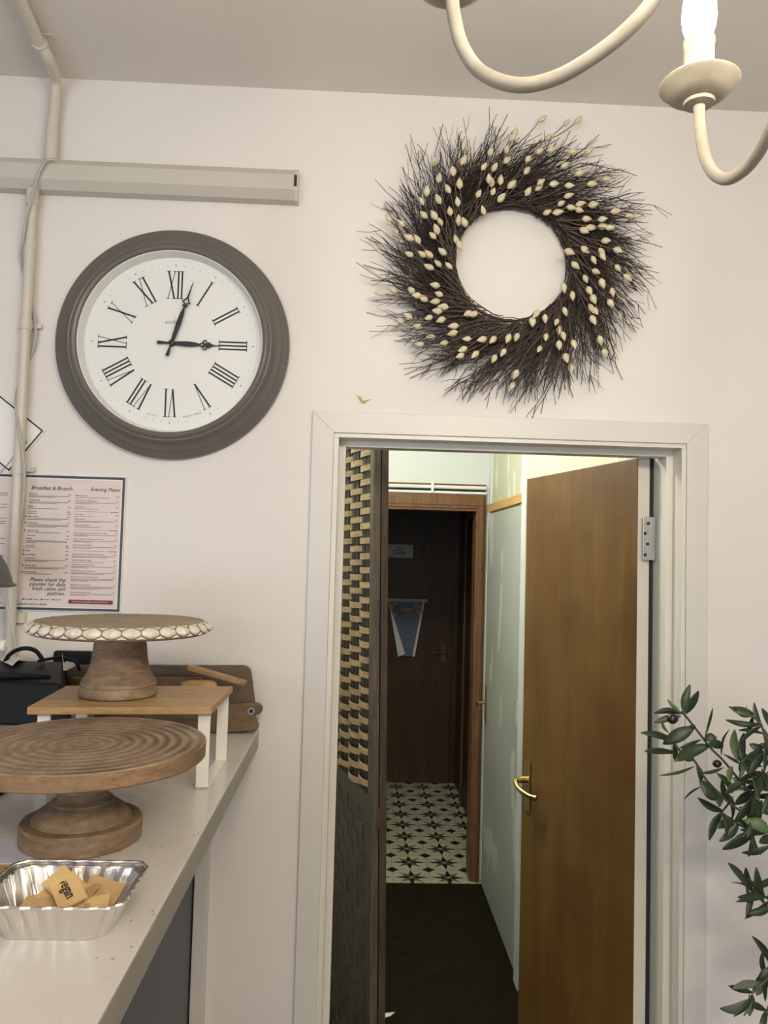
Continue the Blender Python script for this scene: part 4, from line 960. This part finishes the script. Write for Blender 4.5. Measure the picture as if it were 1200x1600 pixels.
for cx_, cy_, z_, lx_, ly_, rz_, ti_, mk_, tx_, lb_, rx_ in sach: sachet(cx_, cy_, ZC+z_+0.001, lx_, ly_, rz_, ti_, M[mk_], tx_, lb_, rx_, 0.002)

# chopping boards leaning against the wall behind the riser
def leanboard(name, outline_px, yb, tilt_deg, th_, m_, label, hole=None, zbase=ZC):
    """outline given in photo pixels on a leaning plane through (y=yb, z=ZC)"""
    tn = math.tan(D(tilt_deg))
    def on(px_, py_):
        d = ray(px_, py_)   # plane: y = yb + (z-ZC)*tn
        t_ = (yb-CAM.y+(CAM.z-ZC)*tn)/(d.y-d.z*tn); return CAM+d*t_
    pts = [on(*q) for q in outline_px]
    nrm_ = Vector((0, -math.cos(D(tilt_deg)), math.sin(D(tilt_deg))))
    mid = sum(pts, Vector())/len(pts); mn = min(p.z for p in pts)
    w = MB(); w.prism([p-nrm_*th_ for p in pts], nrm_*th_)
    root = thing(name, label, 'chopping board', (mid.x, mid.y, ZC))
    b_ = sub(w, 'board', m_, root, bevel=0.0065, seg=4, smooth=True)
    if hole:
        h_ = on(*hole); w = MB(); rr = 0.0075; n = 18
        c_ = h_+nrm_*0.0006
        a1_ = Vector((1, 0, 0)); a2_ = nrm_.cross(a1_)
        for k in range(n):
            q = [(rr*0.62, k), (rr, k), (rr, k+1), (rr*0.62, k+1)]
            w.prism([c_+(a1_*math.cos(2*pi*k2/n)+a2_*math.sin(2*pi*k2/n))*r_ for r_, k2 in q], nrm_*0.0016)
        sub(w, 'hole_ring', M['steel'], root)
        w = MB(); w.prism([c_+(a1_*math.cos(2*pi*k/n)+a2_*math.sin(2*pi*k/n))*rr*0.62 for k in range(n)], nrm_*0.0004); sub(w, 'hanging_hole', M['dark'], root)
    return root
def arcpx(cx_, cy_, rx_, ry_, a0, a1, n=6): return [(cx_+rx_*math.cos(D(a0+(a1-a0)*i/n)), cy_+ry_*math.sin(D(a0+(a1-a0)*i/n))) for i in range(n+1)]
leanboard('chopping_board', [(108, 1136), (102, 1047)]+arcpx(110, 1046, 8, 7, 180, 270, 4)+arcpx(378, 1052, 14, 12, -90, -10, 6)+[(398, 1098), (400, 1140)], -0.040, 1, 0.016, M['board'], 'largest dark wooden chopping board, rounded corners, leaning on the wall at the back')
leanboard('chopping_board', [(110, 1146), (106, 1066), (112, 1059), (312, 1059), (317, 1064), (318, 1148)], -0.078, 1, 0.016, M['board2'], 'straight edged chopping board leaning in the middle of the stack behind the riser')
leanboard('chopping_board', [(180, 1148), (180, 1090), (340, 1100), (368, 1100)]+arcpx(398, 1108, 12, 10, -90, 88, 8)+[(398, 1119), (401, 1126), (405, 1133), (401, 1143), (350, 1146)], -0.059, 1, 0.016, M['board2'], 'paddle chopping board with ringed hole in its handle, leaning nearest the viewer', hole=(392.5, 1111))
w = MB(); a = PY(298, 1041, -0.082); c = PY(386, 1066, -0.100); d = (c-a); s_ = Vector((0, 0, 1)); nn = d.cross(s_).normalized(); uu = nn.cross(d).normalized()
w.prism([a-uu*0.005, a+uu*0.005, c+uu*0.0045, c-uu*0.0045], nn*0.022)
tag(w.build('wooden_spatula', M['stick'], loc=(a+c)/2, bevel=0.002), 'pale flat wooden stick lying aslant across the tops of the chopping boards', 'stick')
w = MB(); a = PY(322, 1070, -0.115); w.lathe([(0.012, -0.05), (0.0155, -0.03), (0.0165, 0.0), (0.015, 0.014), (0.010, 0.022), (0.002, 0.024)], (a.x, a.y, a.z-0.006), 'x', 20)
tag(w.build('rolling_pin', M['stick'], loc=a, smooth=True), 'rounded pale wooden end poking out behind the oak riser beside the boards', 'rolling pin')

# black machine on pale plastic box
xb = PY(75, 1130, -0.33).x
w = MB(); w.box(-1.0, xb, -0.335, -0.03, ZC, 1.403)
tag(w.build('plastic_box', M['paleplastic'], loc=(-0.75, -0.2, ZC), bevel=0.004), 'pale translucent plastic box under the black machine on the counter', 'box')
x1_ = PY(102, 1060, -0.24).x; x2_ = PY(98, 1030, -0.06).x
mc = thing('black_machine', 'black countertop machine with curved top ridge on the pale plastic box', 'machine', (-0.75, -0.2, 1.405))
zm = 1.490
w = MB(); w.hexa([(-1.0, -0.25, 1.4045), (x1_+0.02, -0.25, 1.4045), (x2_+0.02, -0.05, 1.4045), (-1.0, -0.05, 1.4045)], [(-1.0, -0.235, zm), (x1_-0.012, -0.235, zm-0.008), (x2_, -0.06, zm+0.008), (-1.0, -0.06, zm+0.008)])
sub(w, 'housing', M['black'], mc, bevel=0.006, seg=3)
n_ = 14; w = MB(); f0 = [Vector((-1.0+(x1_-0.045+1.0)*i/n_, -0.226+0.03*max(0, (i/n_-0.75))/0.25, zm-0.004+0.007*math.cos(pi*(i/n_-0.55)*0.9))) for i in range(n_+1)]
w.tube(f0, [0.010*(1 - 0.7*(i/n_)**4) for i in range(n_+1)], 8); sub(w, 'top_ridge', M['blackmat'], mc, smooth=True)
p = [PY(8, 1034, -0.085), PY(14, 1024, -0.09), PY(26, 1016, -0.10), PY(42, 1013, -0.10), PY(57, 1018, -0.09), PY(68, 1033, -0.085)]
sub(MB().tube(spline(p, 6), 0.0045, 10), 'cable_loop', M['black'], mc, smooth=True)
p = [PY(60, 1033, -0.10), PY(80, 1029, -0.11), PY(96, 1027, -0.12), PY(110, 1030, -0.13), PY(120, 1037, -0.13), PY(124, 1047, -0.12)]
sub(MB().tube(spline(p, 6), 0.0032, 8), 'cable_loop', M['black'], mc, smooth=True)
w = MB(); n = 6
ra, rb = [], []
for i in range(n+1):
    t_ = i/n; b_ = Vector((0, 0, 0.008*math.sin(pi*t_)+0.003))
    ra.append(PZ(0+26*t_, 1034-7*t_, zm+0.006)+b_); rb.append(PZ(19+23*t_, 1043-8*t_, zm+0.004)+b_)
for i in range(n): w.prism([ra[i], rb[i], rb[i+1], ra[i+1]], (0, 0, 0.0006))
tag(w.build('receipt', M['white'], loc=PZ(22, 1036, zm+0.006)), 'curled white receipt lying on top of the black machine', 'receipt')
w = MB(); w.prism([PY(97, 1022, -0.135), PY(99, 1036, -0.135), PY(104, 1033, -0.13), PY(116, 1036, -0.12), PY(117, 1041, -0.12), PY(104, 1048, -0.13), PY(99, 1048, -0.135)], (0.0, 0.002, 0.0))
tag(w.build('folded_card', mat('pale_green_card', lin(205, 210, 185), 0.5), loc=PY(103, 1042, -0.13)), 'folded pale greenish card beside the black machine and the boards', 'card')
w = MB(); a = PY(83, 1017, -0.02); c = PY(144, 1042, -0.02); w.box(a.x, c.x, -0.021, -0.002, ZC, a.z)
tag(w.build('black_box', M['black'], loc=((a.x+c.x)/2, -0.01, ZC), bevel=0.007, seg=4), 'flat black box with rounded corners standing at the wall behind the carved stand', 'box')
# lamp with grey dome shade
lx_ = PY(-36, 900, -0.20).x; zr_ = PY(5, 917, -0.20).z
lp = thing('desk_lamp', 'grey dome lampshade at the left edge in front of the menu', 'lamp', (lx_, -0.20, 1.49))
w = MB(); w.lathe([(r_*1.22, h_*1.15) for r_, h_ in [(0.056, 0.0), (0.0585, 0.001), (0.0585, 0.004), (0.054, 0.006), (0.051, 0.016), (0.045, 0.034), (0.035, 0.052), (0.022, 0.066), (0.012, 0.072), (0.012, 0.090), (0.001, 0.092)]], (lx_, -0.20, zr_), 'z', 40); sub(w, 'shade', M['shade'], lp, smooth=True)
w = MB(); w.tube(spline([(lx_, -0.20, zr_+0.10), (lx_-0.06, -0.18, zr_+0.12), (lx_-0.10, -0.16, zr_+0.02), (lx_-0.10, -0.15, 1.502)], 6), 0.005, 8); sub(w, 'lamp_arm', M['shade'], lp, smooth=True)
sub(MB().lathe([(0.05, 0), (0.05, 0.008), (0.01, 0.014)], (lx_-0.10, -0.15, 1.4985), 'z', 32), 'base', M['shade'], lp, smooth=True)
tag(MB().tube(spline([PY(8, 917, -0.08), PY(11, 945, -0.075), PY(19, 985, -0.07), PY(27, 1020, -0.06), PY(29, 1040, -0.06), PY(29, 1060, -0.06)], 6), 0.0033, 8).build('lamp_flex', M['plastic'], smooth=True, loc=PY(19, 985, -0.07)), 'pale flex dropping to the counter in front of the menu corner', 'cable')
w = MB(); p = PY(-10, 1009, -0.20); w.lathe([(0.011, -0.03), (0.0128, -0.028), (0.0128, 0.016), (0.011, 0.024), (0.002, 0.026)], p, 'x', 36, wob=lambda a: 0.035*math.sin(18*a))
tag(w.build('ribbed_knob', M['white'], smooth=True, loc=p), 'white ribbed plastic cap at the left edge above the black machine', 'cap')

# sheets and board at the left edge of the counter
tag(MB().prism([PZ(-40, 1352, ZC), PZ(-40, 1312, ZC), PZ(34, 1309, ZC), PZ(60, 1335, ZC), PZ(28, 1349, ZC)], (0, 0, 0.0006)).build('paper_sheet', mat('bluish_white_sheet', lin(206, 208, 222), 0.35), loc=PZ(0, 1330, ZC)), 'bluish white sheet on the counter between the stand foot and tray', 'paper')
w = MB(); w.prism([PZ(-60, 1372, ZC), PZ(0, 1358, ZC), PZ(12, 1360, ZC), PZ(-20, 1385, ZC)], (0, 0, 0.006))
tag(w.build('wooden_coaster', M['riser'], loc=PZ(-10, 1365, ZC), bevel=0.001), 'corner of a thin wooden coaster at the left edge behind the tray', 'coaster')
w = MB(); a = PZ(-60, 1270, ZC+0.004); c = PZ(20, 1228, ZC+0.004); w.tube([a, c], 0.0045, 10); 
tag(w.build('pen', M['black'], smooth=True, loc=(a+c)/2), 'black pen lying on the counter under the ringed cake stand', 'pen')

# ================================================================== OLIVE TREE
ot = thing('olive_tree', 'artificial olive tree reaching in at the right beside the door casing', 'tree', (1.02, -0.30, 0))
def oq(u, v): return (980+u*0.35, 1040+v*0.35)
rl = random.Random(8)
w = MB(); w.lathe([(0.11, 0), (0.12, 0.01), (0.15, 0.28), (0.155, 0.30), (0.14, 0.30), (0.135, 0.27), (0.001, 0.27)], (1.02, -0.30, 0), 'z', 32); sub(w, 'pot', M['shade'], ot, smooth=True)
w = MB(); w.tube(spline([(1.02, -0.30, 0.25), (1.04, -0.29, 0.6), (1.0, -0.31, 0.95), (1.03, -0.30, 1.4), (0.98, -0.30, 1.7)], 6), [0.02-0.0005*i for i in range(25)], 8); sub(w, 'trunk', M['trunkwood'], ot, smooth=True)
stems = [[(900, 900), (760, 800), (640, 740), (560, 680), (470, 625), (410, 570), (345, 500), (300, 425), (235, 380), (205, 335)],
         [(760, 700), (620, 640), (560, 580), (500, 510), (430, 425), (375, 370), (320, 300), (265, 230), (240, 205)],
         [(760, 560), (660, 430), (620, 340), (600, 270), (560, 225)], [(700, 620), (640, 560), (560, 500), (510, 430), (495, 400)],
         [(820, 1180), (700, 1090), (620, 1035), (560, 1000), (530, 985)], [(860, 1300), (740, 1290), (660, 1340), (625, 1400), (560, 1460)], [(690, 1280), (640, 1500), (620, 1540)],
         [(640, 740), (560, 740), (470, 690), (420, 655)], [(1050, 800), (900, 900), (820, 1180), (860, 1300)]]
w = MB()
for i, st in enumerate(stems): w.tube(spline([PY(*oq(u, v), -0.27+0.03*math.sin(i*2.1)) for u, v in st], 5), 0.0022, 6)
w.tube([PY(*oq(900, 900), -0.28), (1.01, -0.30, 1.2)], 0.004, 6); w.tube([PY(*oq(760, 700), -0.28), (1.02, -0.30, 1.35)], 0.004, 6); w.tube([PY(*oq(760, 560), -0.28), (1.0, -0.30, 1.5)], 0.004, 6); w.tube([PY(*oq(860, 1300), -0.28), (1.0, -0.31, 0.95)], 0.004, 6)
sub(w, 'branches', M['olivestem'], ot, smooth=True)
LV = [(255,215,280,85,38,0),(262,215,318,112,42,0),(235,205,178,150,18,1),(245,215,120,212,30,0),(240,225,122,255,30,0),(185,300,155,245,18,1),(215,340,60,300,34,0),(225,388,78,382,30,0),(300,275,160,350,60,0),(345,325,382,188,14,0),(330,330,230,370,18,0),(345,330,400,322,40,0),(370,355,215,425,56,0),(420,400,455,285,16,0),(300,450,145,490,14,0),(325,480,430,455,16,0),(330,540,252,598,14,0),(400,600,322,510,60,0),(415,630,362,545,48,1),(430,650,315,590,36,0),(425,650,365,780,40,0),(470,680,398,725,40,0),(500,690,412,785,38,0),(570,745,425,820,54,0),(640,800,512,835,30,0),(495,430,478,285,50,1),(520,430,522,300,46,0),(585,240,472,185,34,0),(605,262,438,242,28,0),(550,225,532,178,8,1),(610,305,495,288,20,0),(545,350,605,395,40,0),(620,390,540,490,46,0),(470,450,455,520,36,1),(505,440,430,395,16,0),(470,570,400,480,34,0),(560,560,445,560,18,0),(540,480,500,370,40,0),(640,545,560,520,36,0),(640,610,600,460,44,0),(480,620,590,565,44,0),(480,700,560,590,40,0),(520,690,640,745,56,1),(590,700,600,600,42,0),(545,995,450,880,38,0),(560,1010,462,968,10,1),(605,1020,575,900,36,0),(580,1018,492,1035,22,0),(640,1045,525,1130,20,0),(650,1070,530,1105,36,0),(640,1330,558,1208,40,0),(650,1350,588,1395,56,0),(610,1420,472,1440,34,2),(650,1385,575,1470,60,2),(545,1490,415,1532,40,2),(545,1465,520,1565,22,2),(560,1470,545,1565,36,2),(600,650,520,640,40,0),(620,700,560,760,36,0),(430,360,360,350,40,0),(300,420,250,400,40,0),(310,440,330,520,30,0),(210,340,215,430,26,0),(660,300,600,190,36,0),(680,380,590,350,40,0),(700,470,620,420,44,0),(680,660,600,650,44,0),(640,480,570,590,44,0),(560,420,500,470,34,0),(600,520,520,560,44,0),(530,540,470,500,36,0),(440,570,520,520,36,0),(660,760,590,790,40,0)]
mats_l = [M['leaf'], M['leaflight'], M['leafback']]
w = MB()
def leaf(w, p0, p1, wd_, mi, rr):
    d = p1-p0; L = d.length; d.normalize(); view = Vector((rr.uniform(-.5, .5), -1, rr.uniform(-.1, .7))).normalized()
    sdv = d.cross(view).normalized(); nv = sdv.cross(d); n = 8; bend = rr.uniform(-0.16, 0.16)*L; sb = rr.uniform(-0.10, 0.10)*L
    rows_ = []
    for i in range(n+1):
        t_ = i/n; c = p0+d*L*t_+nv*bend*math.sin(pi*t_)+sdv*sb*math.sin(pi*t_); hw_ = wd_/2*max(0.04, math.sin(pi*min(1, t_*0.96+0.02))**0.75)
        rows_.append([w.b.verts.new(c-sdv*hw_+nv*hw_*0.25), w.b.verts.new(c), w.b.verts.new(c+sdv*hw_+nv*hw_*0.25)])
    for a_, b_ in zip(rows_, rows_[1:]):
        for j in (0, 1): w.b.faces.new([a_[j], a_[j+1], b_[j+1], b_[j]]).material_index = mi
for (u0, v0, u1, v1, wd_, mi) in LV:
    y0_ = -0.27+rl.uniform(-0.04, 0.04); leaf(w, PY(*oq(u0, v0), y0_), PY(*oq(u1, v1), y0_+rl.uniform(-0.03, 0.03)), wd_*0.95*0.35*1.48/1200, mi, rl)
for si, st in enumerate(stems[:8]):
    for k_, (u, v) in enumerate(st):
        if 400 < u <= 640 and 3 > k_ - 1 or (440 < u <= 640):
            for q in range(3):
                a_ = rl.uniform(0, 2*pi); y0_ = -0.29+rl.uniform(-0.02, 0.06); ln = rl.uniform(90, 140)
                if u+ln*math.cos(a_) < 400 or (860 < v+ln*math.sin(a_) < 900): continue
                leaf(w, PY(*oq(u, v), y0_), PY(*oq(u+ln*math.cos(a_), v+ln*math.sin(a_)), y0_+rl.uniform(-.03, .03)), rl.uniform(20, 31)*0.35*1.48/1200, 0, rl)
        if u > 640:
            for q in range(5):
                a_ = rl.uniform(0, 2*pi); u0, v0 = u+rl.uniform(-40, 40), v+rl.uniform(-30, 30); y0_ = -0.28+rl.uniform(-0.06, 0.06); ln = rl.uniform(90, 150)
                if u0+ln*math.cos(a_) < 640 : continue
                leaf(w, PY(*oq(u0, v0), y0_), PY(*oq(u0+ln*math.cos(a_), v0+ln*math.sin(a_)), y0_+rl.uniform(-.03, .03)), rl.uniform(26, 46)*0.35*1.48/1200, 0, rl)
lo = sub(w, 'leaves', mats_l, ot, smooth=True)
sm = lo.modifiers.new('thickness', 'SOLIDIFY'); sm.thickness = 0.0006
for u, v, r_ in ((203, 238, 24), (291, 272, 13), (402, 438, 19)):
    p = PY(*oq(u, v), -0.30); rr = r_*0.35*1.47/1200
    sub(MB().ell(p, (1, 0, 0.15), rr*2.3, rr*1.9, 0.1, 14), 'olive', M['olive'], ot, smooth=True)
